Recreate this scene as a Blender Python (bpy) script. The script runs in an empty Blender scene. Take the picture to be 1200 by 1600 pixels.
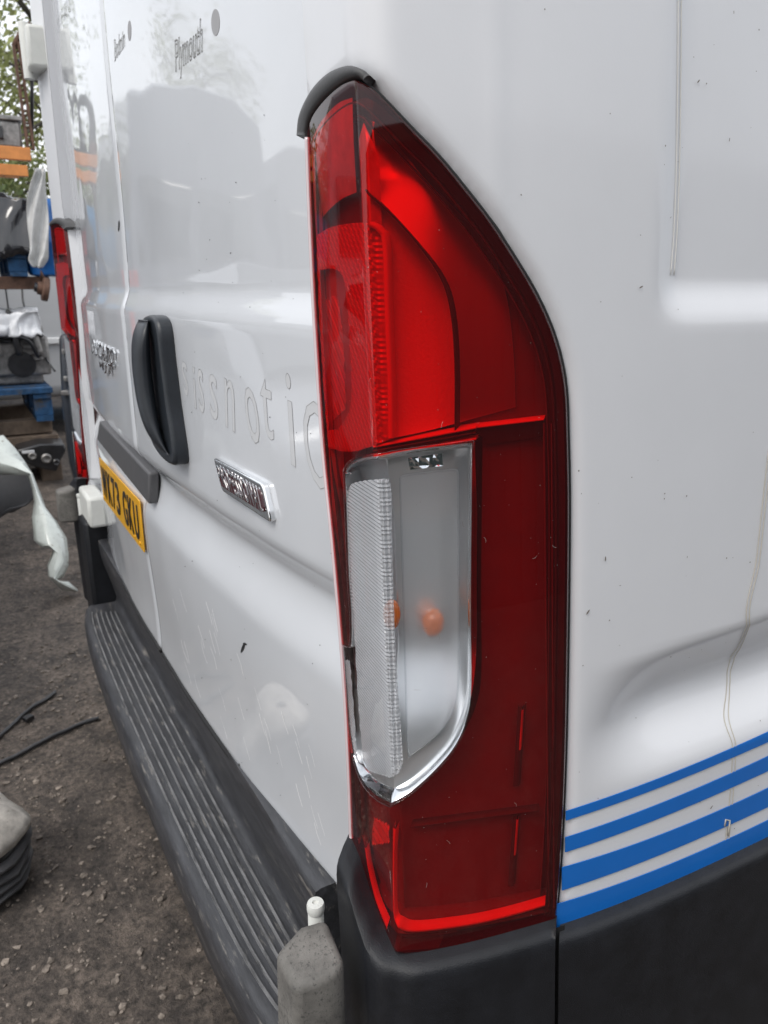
import bpy, bmesh, math, random
import numpy as np
from mathutils import Vector, Matrix, noise
from mathutils.geometry import delaunay_2d_cdt
random.seed(7)
SC = bpy.context.scene
COL = SC.collection
# ------------------------------------------------------------------ camera
FPX = 1180.0
VX, HY = -690.0, -350.0
PIT = math.atan(-HY / FPX)
YAW = math.pi - math.atan(-VX / math.hypot(FPX, HY))
FH = Vector((math.cos(YAW), math.sin(YAW), 0)); RT = Vector((math.sin(YAW), -math.cos(YAW), 0)); UPV = Vector((0, 0, 1))
FW = FH * math.cos(PIT) - UPV * math.sin(PIT)
UU = UPV * math.cos(PIT) + FH * math.sin(PIT)
CP = Vector((0.5069, -0.2986, 1.3693))
cd = bpy.data.cameras.new('camera'); cam = bpy.data.objects.new('camera', cd); COL.objects.link(cam)
cam.matrix_world = Matrix.Translation(CP) @ Matrix((RT, UU, -FW)).transposed().to_4x4()
cd.sensor_fit = 'VERTICAL'; cd.sensor_height = 36; cd.lens = 36 * FPX / 1600
cd.clip_start = 0.02; cd.clip_end = 500
cd.dof.use_dof = True; cd.dof.focus_distance = 0.78; cd.dof.aperture_fstop = 11
SC.camera = cam
# ------------------------------------------------------------------ light
SUN_EL, SUN_AZ = math.radians(52), math.radians(155)   # azimuth: direction the light comes from, clockwise from +Y
w = bpy.data.worlds.new('World'); SC.world = w; w.use_nodes = True
nt = w.node_tree; nt.nodes.clear()
out = nt.nodes.new('ShaderNodeOutputWorld'); bg = nt.nodes.new('ShaderNodeBackground')
sky = nt.nodes.new('ShaderNodeTexSky'); sky.sky_type = 'NISHITA'; sky.sun_disc = False
sky.sun_elevation = SUN_EL; sky.sun_rotation = SUN_AZ; sky.dust_density = 4; sky.air_density = 1.2
mixc = nt.nodes.new('ShaderNodeMixRGB'); mixc.inputs['Fac'].default_value = 0.82
cl = nt.nodes.new('ShaderNodeTexNoise'); cl.inputs['Scale'].default_value = 2.2; cl.inputs['Detail'].default_value = 5
tc = nt.nodes.new('ShaderNodeTexCoord')
rp = nt.nodes.new('ShaderNodeValToRGB')
rp.color_ramp.elements[0].position = .3; rp.color_ramp.elements[0].color = (6.6, 6.9, 7.4, 1)
rp.color_ramp.elements[1].position = .7; rp.color_ramp.elements[1].color = (9.6, 9.7, 9.9, 1)
nt.links.new(tc.outputs['Generated'], cl.inputs['Vector']); nt.links.new(cl.outputs['Fac'], rp.inputs['Fac'])
nt.links.new(sky.outputs[0], mixc.inputs[1]); nt.links.new(rp.outputs[0], mixc.inputs[2])
nt.links.new(mixc.outputs[0], bg.inputs['Color']); bg.inputs['Strength'].default_value = 0.105
nt.links.new(bg.outputs[0], out.inputs[0])
sl = bpy.data.lights.new('sun', 'SUN'); sl.energy = 1.0; sl.angle = math.radians(25); sl.color = (1, .97, .92)
sun = bpy.data.objects.new('sun', sl); COL.objects.link(sun)
sd = Vector((math.sin(SUN_AZ) * math.cos(SUN_EL), math.cos(SUN_AZ) * math.cos(SUN_EL), math.sin(SUN_EL)))
sun.rotation_euler = sd.to_track_quat('Z', 'Y').to_euler(); sun.location = sd * 30
SC.view_settings.view_transform = 'Standard'; SC.view_settings.look = 'None'; SC.view_settings.gamma = 1
SC.view_settings.use_curve_mapping = False; SC.view_settings.exposure = 0.72
SC.render.engine = 'CYCLES'
SC.cycles.max_bounces = 14; SC.cycles.transparent_max_bounces = 24; SC.cycles.glossy_bounces = 6; SC.cycles.transmission_bounces = 8
SC.cycles.caustics_reflective = True

# ------------------------------------------------------------------ materials
def mat(name, col, rough=.5, metal=0, coat=0, var=0, vscale=20, bump=0, bscale=100, spec=.5, dirt=None, dscale=60, dthr=.68, dsoft=.05, coatrough=.04, coatior=1.5, stretch=None):
    m = bpy.data.materials.new(name); m.use_nodes = True
    n = m.node_tree.nodes; l = m.node_tree.links; b = n['Principled BSDF']
    b.inputs['Base Color'].default_value = (*col, 1); b.inputs['Roughness'].default_value = rough
    b.inputs['Metallic'].default_value = metal; b.inputs['Coat Weight'].default_value = coat
    b.inputs['Coat Roughness'].default_value = coatrough; b.inputs['Coat IOR'].default_value = coatior; b.inputs['Specular IOR Level'].default_value = spec
    tcn = n.new('ShaderNodeTexCoord'); src = None
    if stretch:
        mp_ = n.new('ShaderNodeMapping'); mp_.inputs['Scale'].default_value = stretch; l.new(tcn.outputs['Object'], mp_.inputs['Vector']); tcn = mp_; tcn_o = mp_.outputs['Vector']
    else: tcn_o = tcn.outputs['Object']
    if var:
        t = n.new('ShaderNodeTexNoise'); t.inputs['Scale'].default_value = vscale; t.inputs['Detail'].default_value = 6
        t.inputs['Roughness'].default_value = .65
        l.new(tcn_o, t.inputs['Vector'])
        r = n.new('ShaderNodeValToRGB'); r.color_ramp.elements[0].position = .3; r.color_ramp.elements[1].position = .72
        r.color_ramp.elements[0].color = (*[c * (1 - var) for c in col], 1); r.color_ramp.elements[1].color = (*[min(1, c * (1 + var)) for c in col], 1)
        l.new(t.outputs['Fac'], r.inputs['Fac']); src = r.outputs[0]; l.new(src, b.inputs['Base Color'])
    if dirt:
        t = n.new('ShaderNodeTexNoise'); t.inputs['Scale'].default_value = dscale; t.inputs['Detail'].default_value = 8
        t.inputs['Roughness'].default_value = .7
        l.new(tcn_o, t.inputs['Vector'])
        r = n.new('ShaderNodeMapRange'); r.inputs['From Min'].default_value = dthr; r.inputs['From Max'].default_value = dthr + dsoft
        l.new(t.outputs['Fac'], r.inputs['Value'])
        mx = n.new('ShaderNodeMixRGB'); mx.inputs[1].default_value = (*col, 1); mx.inputs[2].default_value = (*dirt, 1)
        if src: l.new(src, mx.inputs[1])
        l.new(r.outputs[0], mx.inputs['Fac']); l.new(mx.outputs[0], b.inputs['Base Color'])
    if bump:
        t = n.new('ShaderNodeTexNoise'); t.inputs['Scale'].default_value = bscale; t.inputs['Detail'].default_value = 3
        l.new(tcn_o, t.inputs['Vector'])
        bp = n.new('ShaderNodeBump'); bp.inputs['Strength'].default_value = bump; bp.inputs['Distance'].default_value = .001
        l.new(t.outputs['Fac'], bp.inputs['Height']); l.new(bp.outputs[0], b.inputs['Normal'])
    return m

def lensmat(name, T, rough=.02, ior=1.5, body=None, bw=0, bump=0, bscale=300):
    """thin sheet of plastic: coloured transmission plus Fresnel reflection"""
    m = bpy.data.materials.new(name); m.use_nodes = True
    n = m.node_tree.nodes; l = m.node_tree.links; n.clear()
    o = n.new('ShaderNodeOutputMaterial'); tr = n.new('ShaderNodeBsdfTransparent'); tr.inputs[0].default_value = (*T, 1)
    g = n.new('ShaderNodeBsdfGlossy'); g.inputs['Roughness'].default_value = rough
    fr = n.new('ShaderNodeFresnel'); fr.inputs['IOR'].default_value = ior
    geo = n.new('ShaderNodeNewGeometry')
    # Fresnel for both sides of a thin sheet: flip the incidence so back faces behave like front faces
    mx = n.new('ShaderNodeMixShader'); src = tr.outputs[0]
    lw = n.new('ShaderNodeLayerWeight'); lw.inputs['Blend'].default_value = .5
    pw = n.new('ShaderNodeMath'); pw.operation = 'POWER'; pw.inputs[1].default_value = 5
    l.new(lw.outputs['Facing'], pw.inputs[0])
    mr = n.new('ShaderNodeMapRange'); mr.inputs['To Min'].default_value = .04; mr.inputs['To Max'].default_value = .95
    l.new(pw.outputs[0], mr.inputs['Value'])
    if body:
        d = n.new('ShaderNodeBsdfDiffuse'); d.inputs[0].default_value = (*body, 1)
        m2 = n.new('ShaderNodeMixShader'); m2.inputs[0].default_value = bw
        l.new(src, m2.inputs[1]); l.new(d.outputs[0], m2.inputs[2]); src = m2.outputs[0]
    l.new(mr.outputs[0], mx.inputs[0]); l.new(src, mx.inputs[1]); l.new(g.outputs[0], mx.inputs[2]); l.new(mx.outputs[0], o.inputs[0])
    if bump:
        tcn = n.new('ShaderNodeTexCoord'); t = n.new('ShaderNodeTexNoise'); t.inputs['Scale'].default_value = bscale
        l.new(tcn.outputs['Object'], t.inputs['Vector'])
        bp = n.new('ShaderNodeBump'); bp.inputs['Strength'].default_value = bump; bp.inputs['Distance'].default_value = .001
        l.new(t.outputs['Fac'], bp.inputs['Height']); l.new(bp.outputs[0], g.inputs['Normal'])
    return m

M = {}
M['paint'] = mat('white_paint', (.60, .62, .65), .42, 0, 1, coatior=1.75, var=.025, vscale=5, dirt=(.36, .34, .31), dscale=70, dthr=.745, dsoft=.04, bump=.04, bscale=9)
M['paintside'] = mat('white_side_paint', (.66, .67, .695), .5, 0, .6, var=.02, vscale=6, dirt=(.28, .26, .24), dscale=85, dthr=.75, dsoft=.02, coatrough=.12, bump=.05, bscale=500)
M['plastic'] = mat('dark_bumper_plastic', (.011, .012, .015), .45, spec=.38, var=.35, vscale=30, bump=.5, bscale=900, dirt=(.16, .15, .14), dscale=120, dthr=.70, dsoft=.06)
M['plastic_dusty'] = mat('scuffed_step_plastic', (.040, .041, .046), .4, var=.5, vscale=60, bump=.6, bscale=500, dirt=(.16, .15, .138), dscale=75, dthr=.57, dsoft=.10, stretch=(.16, 1, 1))
M['rib'] = mat('worn_rib_edge', (.17, .17, .175), .5, var=.6, vscale=90, dirt=(.05, .05, .054), dscale=110, dthr=.55, dsoft=.1, stretch=(.2, 1, 1))
M['dustcap'] = mat('lichen_dusty_grey_plastic', (.145, .138, .127), .75, var=.35, vscale=35, bump=.35, bscale=700, dirt=(.06, .058, .055), dscale=260, dthr=.54, dsoft=.10)
M['gapdark'] = mat('black_gap', (.012, .012, .013), .7)
M['rubber'] = mat('grey_rubber_seal', (.06, .06, .062), .6, bump=.3, bscale=300)
M['hingewhite'] = mat('hinge_paint', (.62, .63, .60), .45, var=.06, vscale=30, dirt=(.2, .17, .13), dscale=60, dthr=.66, dsoft=.08)
M['handle'] = mat('black_handle_plastic', (.017, .021, .027), .38, bump=.25, bscale=700, var=.2, vscale=40)
M['redlens'] = lensmat('red_lens', (.93, .05, .045), body=(.5, .09, .10), bw=.045)
M['clearlens'] = lensmat('clear_lens', (.93, .94, .95))
M['chrome'] = mat('chrome', (.82, .83, .84), .06, 1)
M['satin'] = mat('satin_reflector', (.88, .89, .90), .3, .85)
M['redback'] = mat('dark_lamp_housing', (.12, .05, .05), .6, var=.12, vscale=30)
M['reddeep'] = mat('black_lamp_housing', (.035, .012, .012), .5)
M['reflect'] = mat('bright_reflector', (.95, .62, .58), .34, 1)
M['bowl'] = mat('reflector_bowl', (.97, .95, .95), .38, .25, bump=.4, bscale=400)
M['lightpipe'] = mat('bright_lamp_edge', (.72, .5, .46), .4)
M['bulb'] = mat('amber_bulb', (.85, .20, .035), .2, 0, 1)
M['blue'] = mat('blue_vinyl_stripe', (.004, .135, .50), .4, coat=.3, var=.04, vscale=20)
M['film'] = mat('yellowed_film_edge', (.50, .47, .41), .35)
M['film2'] = mat('pale_film_edge', (.70, .69, .66), .4)
M['ghost'] = mat('adhesive_ghost', (.54, .55, .565), .5, 0, .35)
M['ghostline'] = mat('adhesive_outline', (.36, .36, .35), .6)
M['plate'] = mat('yellow_plate', (.83, .42, .012), .3, coat=.5, var=.08, vscale=25)
M['plateink'] = mat('plate_black', (.012, .012, .014), .4)
M['panelgrey'] = mat('dark_grey_panel', (.085, .085, .09), .55, var=.1, vscale=30)
M['badgered'] = mat('badge_recess', (.05, .008, .012), .3, coat=.5)

# ------------------------------------------------------------------ helpers
def link(o, parent=None):
    COL.objects.link(o)
    if parent: o.parent = parent
    return o
def mesh_obj(name, vs, fs, m, parent=None, smooth=False, kind=None):
    me = bpy.data.meshes.new(name); me.from_pydata([tuple(v) for v in vs], [], fs); me.update()
    if smooth: me.polygons.foreach_set('use_smooth', [True] * len(me.polygons))
    if isinstance(m, (list, tuple)):
        for x in m: me.materials.append(x)
    else: me.materials.append(m)
    o = bpy.data.objects.new(name, me); link(o, parent)
    if kind: o['kind'] = kind
    return o
def bm_obj(name, bm, m, parent=None, smooth=False, bevel=0, seg=2, autos=None):
    me = bpy.data.meshes.new(name); bm.normal_update(); bm.to_mesh(me); bm.free(); me.materials.append(m)
    if smooth or autos: me.polygons.foreach_set('use_smooth', [True] * len(me.polygons))
    o = bpy.data.objects.new(name, me); link(o, parent)
    if autos: me.set_sharp_from_angle(angle=math.radians(autos))
    if bevel:
        b = o.modifiers.new('bevel', 'BEVEL'); b.width = bevel; b.segments = seg; b.limit_method = 'ANGLE'; b.angle_limit = math.radians(40)
        b.harden_normals = False
        me.polygons.foreach_set('use_smooth', [True] * len(me.polygons)); me.set_sharp_from_angle(angle=math.radians(50))
    return o
def empty(name, loc, label, cat, group=None, rz=0):
    o = bpy.data.objects.new(name, None); o.location = loc; o.rotation_euler.z = rz; o.empty_display_size = .1; COL.objects.link(o)
    o['label'] = label; o['category'] = cat
    if group: o['group'] = group
    return o
def tag(o, label, cat, group=None):
    o['label'] = label; o['category'] = cat
    if group: o['group'] = group
    return o
def abox(bm, c, s, rot=None):
    r = bmesh.ops.create_cube(bm, size=1)
    mt = Matrix.Translation(Vector(c)) @ (rot.to_4x4() if rot else Matrix.Identity(4)) @ Matrix.Diagonal((*s, 1))
    bmesh.ops.transform(bm, matrix=mt, verts=r['verts']); return r['verts']
def boxob(name, lo, hi, m, parent=None, bevel=0):
    bm = bmesh.new(); lo = Vector(lo); hi = Vector(hi); abox(bm, (lo + hi) / 2, hi - lo)
    return bm_obj(name, bm, m, parent, bevel=bevel)
def tube_mesh(pts, r, n=8, closed=False, cap=True, radii=None):
    vs, fs = [], []
    N = len(pts); up = Vector((0, 0, 1)); prev = None
    for i, p in enumerate(pts):
        p = Vector(p)
        a = Vector(pts[(i - 1) % N] if (i > 0 or closed) else pts[0]); b = Vector(pts[(i + 1) % N] if (i < N - 1 or closed) else pts[-1])
        t = (b - a).normalized() if (b - a).length > 1e-9 else Vector((1, 0, 0))
        if prev is None:
            q = up if abs(t.z) < .9 else Vector((1, 0, 0)); u = t.cross(q).normalized()
        else: u = (prev - t * prev.dot(t)).normalized()
        prev = u; v = t.cross(u); rr = radii[i] if radii else r
        for k in range(n):
            an = 2 * math.pi * k / n; vs.append(p + (u * math.cos(an) + v * math.sin(an)) * rr)
    for i in range(N if closed else N - 1):
        j = (i + 1) % N
        for k in range(n): fs.append((i * n + k, i * n + (k + 1) % n, j * n + (k + 1) % n, j * n + k))
    if cap and not closed: fs.append(tuple(range(n))[::-1]); fs.append(tuple((N - 1) * n + k for k in range(n)))
    return vs, fs
def tube(name, pts, r, m, parent=None, n=8, closed=False, radii=None):
    v, f = tube_mesh(pts, r, n, closed, radii=radii); return mesh_obj(name, v, f, m, parent, True)
def cr(pts, k=6, closed=False):
    """Catmull-Rom through 2-D or 3-D points"""
    P = [Vector(p) for p in pts]; N = len(P); o = []
    for i in range(N if closed else N - 1):
        p0 = P[(i - 1) % N] if (closed or i > 0) else P[0] * 2 - P[1]; p1 = P[i]; p2 = P[(i + 1) % N]
        p3 = P[(i + 2) % N] if (closed or i + 2 < N) else P[-1] * 2 - P[-2]
        for j in range(k):
            t = j / k
            o.append(.5 * ((2 * p1) + (p2 - p0) * t + (2 * p0 - 5 * p1 + 4 * p2 - p3) * t * t + (3 * p1 - p0 - 3 * p2 + p3) * t ** 3))
    if not closed: o.append(P[-1])
    return o
def segs(*ss, k=5):
    """closed outline from open segments, smooth inside each, sharp where they meet"""
    o = []
    for s in ss:
        q = cr(s, k) if len(s) > 2 else [Vector(p) for p in s]
        if o and (o[-1] - q[0]).length < 1e-6: q = q[1:]
        o += q
    if (o[0] - o[-1]).length < 1e-6: o.pop()
    return o
def inpoly(x, y, P):
    c = False; j = len(P) - 1
    for i in range(len(P)):
        xi, yi = P[i][0], P[i][1]; xj, yj = P[j][0], P[j][1]
        if (yi > y) != (yj > y) and x < (xj - xi) * (y - yi) / (yj - yi) + xi: c = not c
        j = i
    return c
def pdist(x, y, P):
    b = 1e9; N = len(P)
    for i in range(N):
        ax, ay = P[i - 1][0], P[i - 1][1]; bx, by = P[i][0], P[i][1]
        dx, dy = bx - ax, by - ay; L = dx * dx + dy * dy
        t = 0 if L == 0 else max(0, min(1, ((x - ax) * dx + (y - ay) * dy) / L))
        d = (ax + t * dx - x) ** 2 + (ay + t * dy - y) ** 2
        if d < b: b = d
    return math.sqrt(b)
def area(P): return .5 * sum(P[i - 1][0] * P[i][1] - P[i][0] * P[i - 1][1] for i in range(len(P)))
def offset(P, d):
    """offset closed outline outwards by d"""
    s = 1 if area(P) > 0 else -1; o = []; N = len(P)
    for i in range(N):
        a, b, c = [Vector((q[0], q[1])) for q in (P[i - 1], P[i], P[(i + 1) % N])]
        e1 = (b - a); e2 = (c - b)
        if e1.length < 1e-9 or e2.length < 1e-9: o.append(b); continue
        n1 = Vector((e1.y, -e1.x)).normalized() * s; n2 = Vector((e2.y, -e2.x)).normalized() * s
        n = (n1 + n2)
        n = n.normalized() if n.length > 1e-6 else n1
        o.append(b + n * d / max(.45, n.dot(n1)))
    return o
def resample(P, step):
    o = []; N = len(P)
    for i in range(N):
        a = Vector((P[i][0], P[i][1])); b = Vector((P[(i + 1) % N][0], P[(i + 1) % N][1])); k = max(1, math.ceil((b - a).length / step))
        for j in range(k): o.append(a.lerp(b, j / k))
    return [p for i, p in enumerate(o) if (p - o[i - 1]).length > 1e-5]
def np_in(X, P):
    P = np.array([(p[0], p[1]) for p in P]); x = X[:, 0]; y = X[:, 1]; c = np.zeros(len(X), bool)
    for i in range(len(P)):
        xi, yi = P[i]; xj, yj = P[i - 1]
        if yi == yj: continue
        m = ((yi > y) != (yj > y)) & (x < (xj - xi) * (y - yi) / (yj - yi) + xi); c ^= m
    return c
def np_dist(X, P):
    P = np.array([(p[0], p[1]) for p in P]); b = np.full(len(X), 1e9)
    for i in range(len(P)):
        a = P[i - 1]; d = P[i] - a; L2 = d @ d
        if L2 == 0: continue
        t = np.clip(((X - a) @ d) / L2, 0, 1); q = X - a - t[:, None] * d; b = np.minimum(b, (q * q).sum(1))
    return np.sqrt(b)
def cdt(outer, holes, xs, ys, margin):
    """triangulated sheet inside outer, minus holes, with grid points"""
    vs, es = [], []
    for P in [outer] + holes:
        b = len(vs); vs += [Vector((p[0], p[1])) for p in P]; es += [(b + i, b + (i + 1) % len(P)) for i in range(len(P))]
    G = np.array([(x, y) for x in xs for y in ys])
    k = np_in(G, outer) & (np_dist(G, outer) > margin)
    for h in holes: k &= ~np_in(G, h) & (np_dist(G, h) > margin)
    vs += [Vector(g) for g in G[k].tolist()]
    V, E_, F, *_ = delaunay_2d_cdt(vs, es, [], 0, 1e-6)
    VA = np.array([(v.x, v.y) for v in V]); FA = np.array([tuple(f)[:3] for f in F]); C_ = VA[FA].mean(1)
    k = np_in(C_, outer)
    for h in holes: k &= ~np_in(C_, h)
    return V, [tuple(F[i]) for i in np.nonzero(k)[0]]
def frange(a, b, s):
    n = max(1, round((b - a) / s)); return [a + (b - a) * i / n for i in range(n + 1)]
def ss(a, b, x):
    t = max(0, min(1, (x - a) / (b - a))); return t * t * (3 - 2 * t)

def lathe(name, prof, c, m, n=24):
    vs, fs = [], []
    for r, z in prof:
        for k in range(n):
            a = 2 * math.pi * k / n; vs.append((c[0] + r * math.cos(a), c[1] + r * math.sin(a), c[2] + z))
    for i in range(len(prof) - 1):
        for k in range(n): fs.append((i * n + k, i * n + (k + 1) % n, (i + 1) * n + (k + 1) % n, (i + 1) * n + k))
    fs.append(tuple(range(n))[::-1]); fs.append(tuple((len(prof) - 1) * n + k for k in range(n)))
    o = mesh_obj(name, vs, fs, m, None, True); o.data.set_sharp_from_angle(angle=math.radians(40)); return o
# ------------------------------------------------------------------ body surfaces
ZB, LEAN = 0.75, 0.085
def ray(px, py): return (FW * FPX + RT * (px - 600) - UU * (py - 800)).normalized()
def hit(px, py, ax, c):
    r = ray(px, py); return CP + r * ((c - CP[ax]) / r[ax])
def A(y): return .07 * (1 - math.exp(-y / .18)) if y > 0 else 0
def sharp(s, z, d):
    xr = -LEAN * (z - ZB)
    if s < 0: return xr - d + s, d + .10 * -s + .2 * s * s
    return xr - d + A(s), d + s
def P(s, z, d=0, r=0):
    if r and abs(s) < r:
        X = Y = 0
        for i in range(9):
            a, b = sharp(s + r * (i - 4) / 4, z, d); X += a; Y += b
        # blend keeps continuity at |s| = r
        k = 1 - (abs(s) / r) ** 3; a, b = sharp(s, z, d); return Vector((a + (X / 9 - a) * k, b + (Y / 9 - b) * k, z))
    a, b = sharp(s, z, d); return Vector((a, b, z))
def loc(px, py, d=0):
    """(s, z) on the lamp surface at inward depth d below photo pixel (used once to measure the outlines)"""
    c = 0
    for _ in range(30):
        q = hit(px, py, 0, c); c = -LEAN * (q.z - ZB) - d + A(max(0, q.y - d))
    if q.y - d >= 0: return Vector((q.y - d, q.z))
    c = d
    for _ in range(70):
        q = hit(px, py, 1, c); s = q.x + LEAN * (q.z - ZB) + d; c = .5 * (d + .1 * abs(s) + .2 * s * s) + .5 * c if s > -.4 else d
    return Vector((min(q.x + LEAN * (q.z - ZB) + d, 0), q.z))
def L(pts, d=0): return [loc(x, y, d) for x, y in pts]

def side_disp(y, z):
    """depth of pressings in the side panel (positive = inwards)"""
    v = .014 * ss(.262, .312, y - .02 * (z - 1.3)) * ss(1.334, 1.376, z)          # raised window blank, upper right
    v += .042 * ss(.18, .34, y) * (.25 * ss(1.012 + .05 * (y - .3), .938 + .05 * (y - .3), z) + .75 * max(0, min(1, (1.008 + .05 * (y - .3) - z) / .066)))      # undercut swage
    v -= .042 * ss(.18, .34, y) * ss(.936, .866, z)
    v += .0016 * math.exp(-((y - .105) / .009) ** 2) * -1 * ss(1.2, 1.45, z)        # faint vertical press line above the lamp
    return v
def yR(x, z):
    y = .042 * min(1.3, abs((x + 1.045) / .85) ** 2.4) + .002
    y += .014 * ss(1.322, 1.372, z) - .008
    y += .022 * ss(1.066, 1.018, z) - .021 * ss(1.016, .92, z) + .010 * ss(.90, .66, z)
    y += .0034 * noise.noise(Vector((x * 2.6, z * 3.3, 3))) + .0008 * noise.noise(Vector((x * 9, z * 8, 1)))
    return y
def locR(px, py, off=0):
    """point on the rear doors; off = distance proud of the skin"""
    c = .005
    for _ in range(60):
        q = hit(px, py, 1, c); c = .6 * c + .4 * (yR(max(-2, min(0, q.x)), q.z) - off)
    return q
def locS(px, py, off=0, d=.003):
    c = 0
    for _ in range(40):
        q = hit(px, py, 0, c); c = -LEAN * (q.z - ZB) - d + A(max(0, q.y - d)) - side_disp(q.y - d, q.z) + off
    return Vector((q.y - d, q.z))
def PS(s, z, off=0, d=.003):
    p = P(s, z, d, .03); p.x -= side_disp(s, z) * (1 if s > 0 else 0)
    p.x += off; return p

VW = -2.09           # x of the far lamp ridge
van = empty('panel_van', (-1.0, 0.3, 0), 'white panel van filling the picture, with tall red tail lamp and blue side stripes', 'van')
DZF = .018        # the van stands a touch higher on its far side
def put(o):
    """part of the van given in world coordinates"""
    o.parent = van; o.matrix_parent_inverse = Matrix.Translation(Vector(van.location)).inverted(); return o
def sub(o, p):
    o.parent = p; return o
def mirror_to_far(o, parent=None, dy=0):
    me = o.data.copy(); me.transform(Matrix.Translation((VW, dy, DZF)) @ Matrix.Diagonal((-1, 1, 1, 1))); me.flip_normals()
    c = bpy.data.objects.new(o.name.split('.')[0], me); COL.objects.link(c)
    for m_ in o.modifiers:
        k = c.modifiers.new(m_.name, m_.type)
        if m_.type == 'BEVEL': k.width = m_.width; k.segments = m_.segments; k.limit_method = m_.limit_method; k.angle_limit = m_.angle_limit
    if parent: c.parent = parent
    else: put(c)
    return c

# ------------------------------------------------------------------ lamp outline
S_right = [(553, 126), (575, 137), (600, 160), (640, 202), (680, 243), (720, 291), (762, 345), (800, 402), (832, 455), (857, 508), (873, 558), (882, 610), (885, 680), (887, 800), (885, 1000), (881, 1200), (874, 1350), (866, 1449)]
S_bot = [(866, 1449), (800, 1464), (720, 1479), (665, 1486), (621, 1489)]
S_left = [(621, 1489), (600, 1465), (585, 1432), (568, 1388), (557, 1345), (549, 1310)]
S_up = [(549, 1310), (545, 1200), (537, 1050), (520, 850), (505, 700), (492, 500), (485, 350), (481, 240), (480, 208)]
S_top = [(480, 208), (487, 185), (500, 165), (520, 144), (538, 131), (553, 126)]
def snap0(Q):
    return Q
LENS = resample(segs(L(S_right), L(S_bot), L(S_left), L(S_up), L(S_top), k=4), .007)
HOLE = resample(offset(LENS, .0024), .007)

# ---- body side: pillar, corner and side panel in one skin with the lamp opening
ztop, zbot = 2.30, .722
_xe = sorted([(p.y, p.x) for p in (LENS[i] for i in range(len(LENS))) if p.x < -.085])
def slamp(z):
    """s of the lamp's door-side edge at height z"""
    t = [(.70, -.106), (.79, -.104), (.89, -.112), (1.0, -.130), (1.13, -.160), (1.22, -.185), (1.34, -.207), (1.425, -.219), (1.501, -.228), (1.53, -.262), (3, -.262)]
    for (a, b), (c, d) in zip(t, t[1:]):
        if a <= z <= c: return b + (d - b) * (z - a) / (c - a)
    return t[0][1]
EDGE = []
for zz_ in frange(2.30, .722, .03): EDGE.append(Vector((min([p.x for p in HOLE if abs(p.y - zz_) < .012] + [9]) - .0045 if .79 < zz_ < 1.50 else (-.275 + LEAN * (zz_ - ZB) if zz_ > 1.5 else min(p.x for p in HOLE if abs(p.y - .80) < .012) - .0045), zz_)))
EDGE = [p if not (1.499 < p.y < 1.54) else Vector((EDGE[k - 1].x, p.y)) for k, p in enumerate(EDGE)]
def xedge(z):
    """world x of the shut line between pillar and door"""
    z = max(.7221, min(2.29, z))
    for a, b in zip(EDGE, EDGE[1:]):
        if b.y <= z <= a.y:
            t = (z - b.y) / (a.y - b.y); return b.x + (a.x - b.x) * t - LEAN * (z - ZB) - .0045
    return -.2
outer = resample(EDGE + [Vector((3.4, zbot)), Vector((3.4, ztop))] if False else [Vector((EDGE[-1].x, zbot)), Vector((3.4, zbot)), Vector((3.4, ztop))] + EDGE[:-1], .05)
xs = frange(-.256, -.04, .012) + frange(-.035, .035, .005) + frange(.041, .62, .008) + frange(.68, 3.3, .16)
ys = frange(.75, 1.62, .008) + frange(1.63, 2.25, .03)
V, F = cdt(outer, [HOLE], xs, ys, .003)
vs = []
DD = np_dist(np.array([(v.x, v.y) for v in V]), HOLE)
for v, dd in zip(V, DD):
    s, z = v.x, v.y; e = .005 * max(0, 1 - dd / .016) ** 2 if s > -.09 or z > 1.5 else 0
    vs.append(PS(s, z, 0, .004 + e))
# flange turned into the opening
nv = len(vs); H0 = HOLE
for p in H0: vs.append(PS(p.x, p.y, 0, .009))
for p in offset(H0, -.004): vs.append(PS(p.x, p.y, 0, .035))
n = len(H0)
for i in range(n):
    j = (i + 1) % n; F.append((nv + i, nv + j, nv + n + j, nv + n + i))
be0 = len(vs); ED = resample([Vector(p) for p in EDGE], .05)[:-1]
ED = [p for p in ED if p.y > .745]
for p in EDGE: vs.append(PS(p.x, p.y, 0, .0045))
for p in EDGE: q_ = PS(p.x, p.y, 0, .0045); vs.append(Vector((q_.x - .001, q_.y + .035, q_.z)))
for i in range(len(EDGE) - 1): F.append((be0 + i, be0 + i + 1, be0 + len(EDGE) + i + 1, be0 + len(EDGE) + i))
body = put(mesh_obj('body_side', vs, F, M['paintside'], None, True)); mirror_to_far(body)
# roof and floor closing the van body, front
hw = -LEAN * (ztop - ZB) + .066
bm = bmesh.new()
vsr = []
for i, yy in enumerate([.02, .3, 3.4]):
    vsr.append([bm.verts.new((VW - hw + .0 + (2 * hw - VW) * t, yy, ztop + .18 * (1 - (2 * t - 1) ** 4) ** .5 - .004)) for t in [k / 16 for k in range(17)]])
for a, b in zip(vsr, vsr[1:]):
    for k in range(16): bm.faces.new((a[k], a[k + 1], b[k + 1], b[k]))
put(bm_obj('roof', bm, M['paint'], smooth=True))
put(boxob('bulkhead', (VW + .02, 3.38, .5), (-.02, 3.42, 2.3), M['gapdark']))
put(boxob('underbody', (VW + .08, .16, .42), (-.08, 3.3, .70), M['gapdark']))

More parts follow.
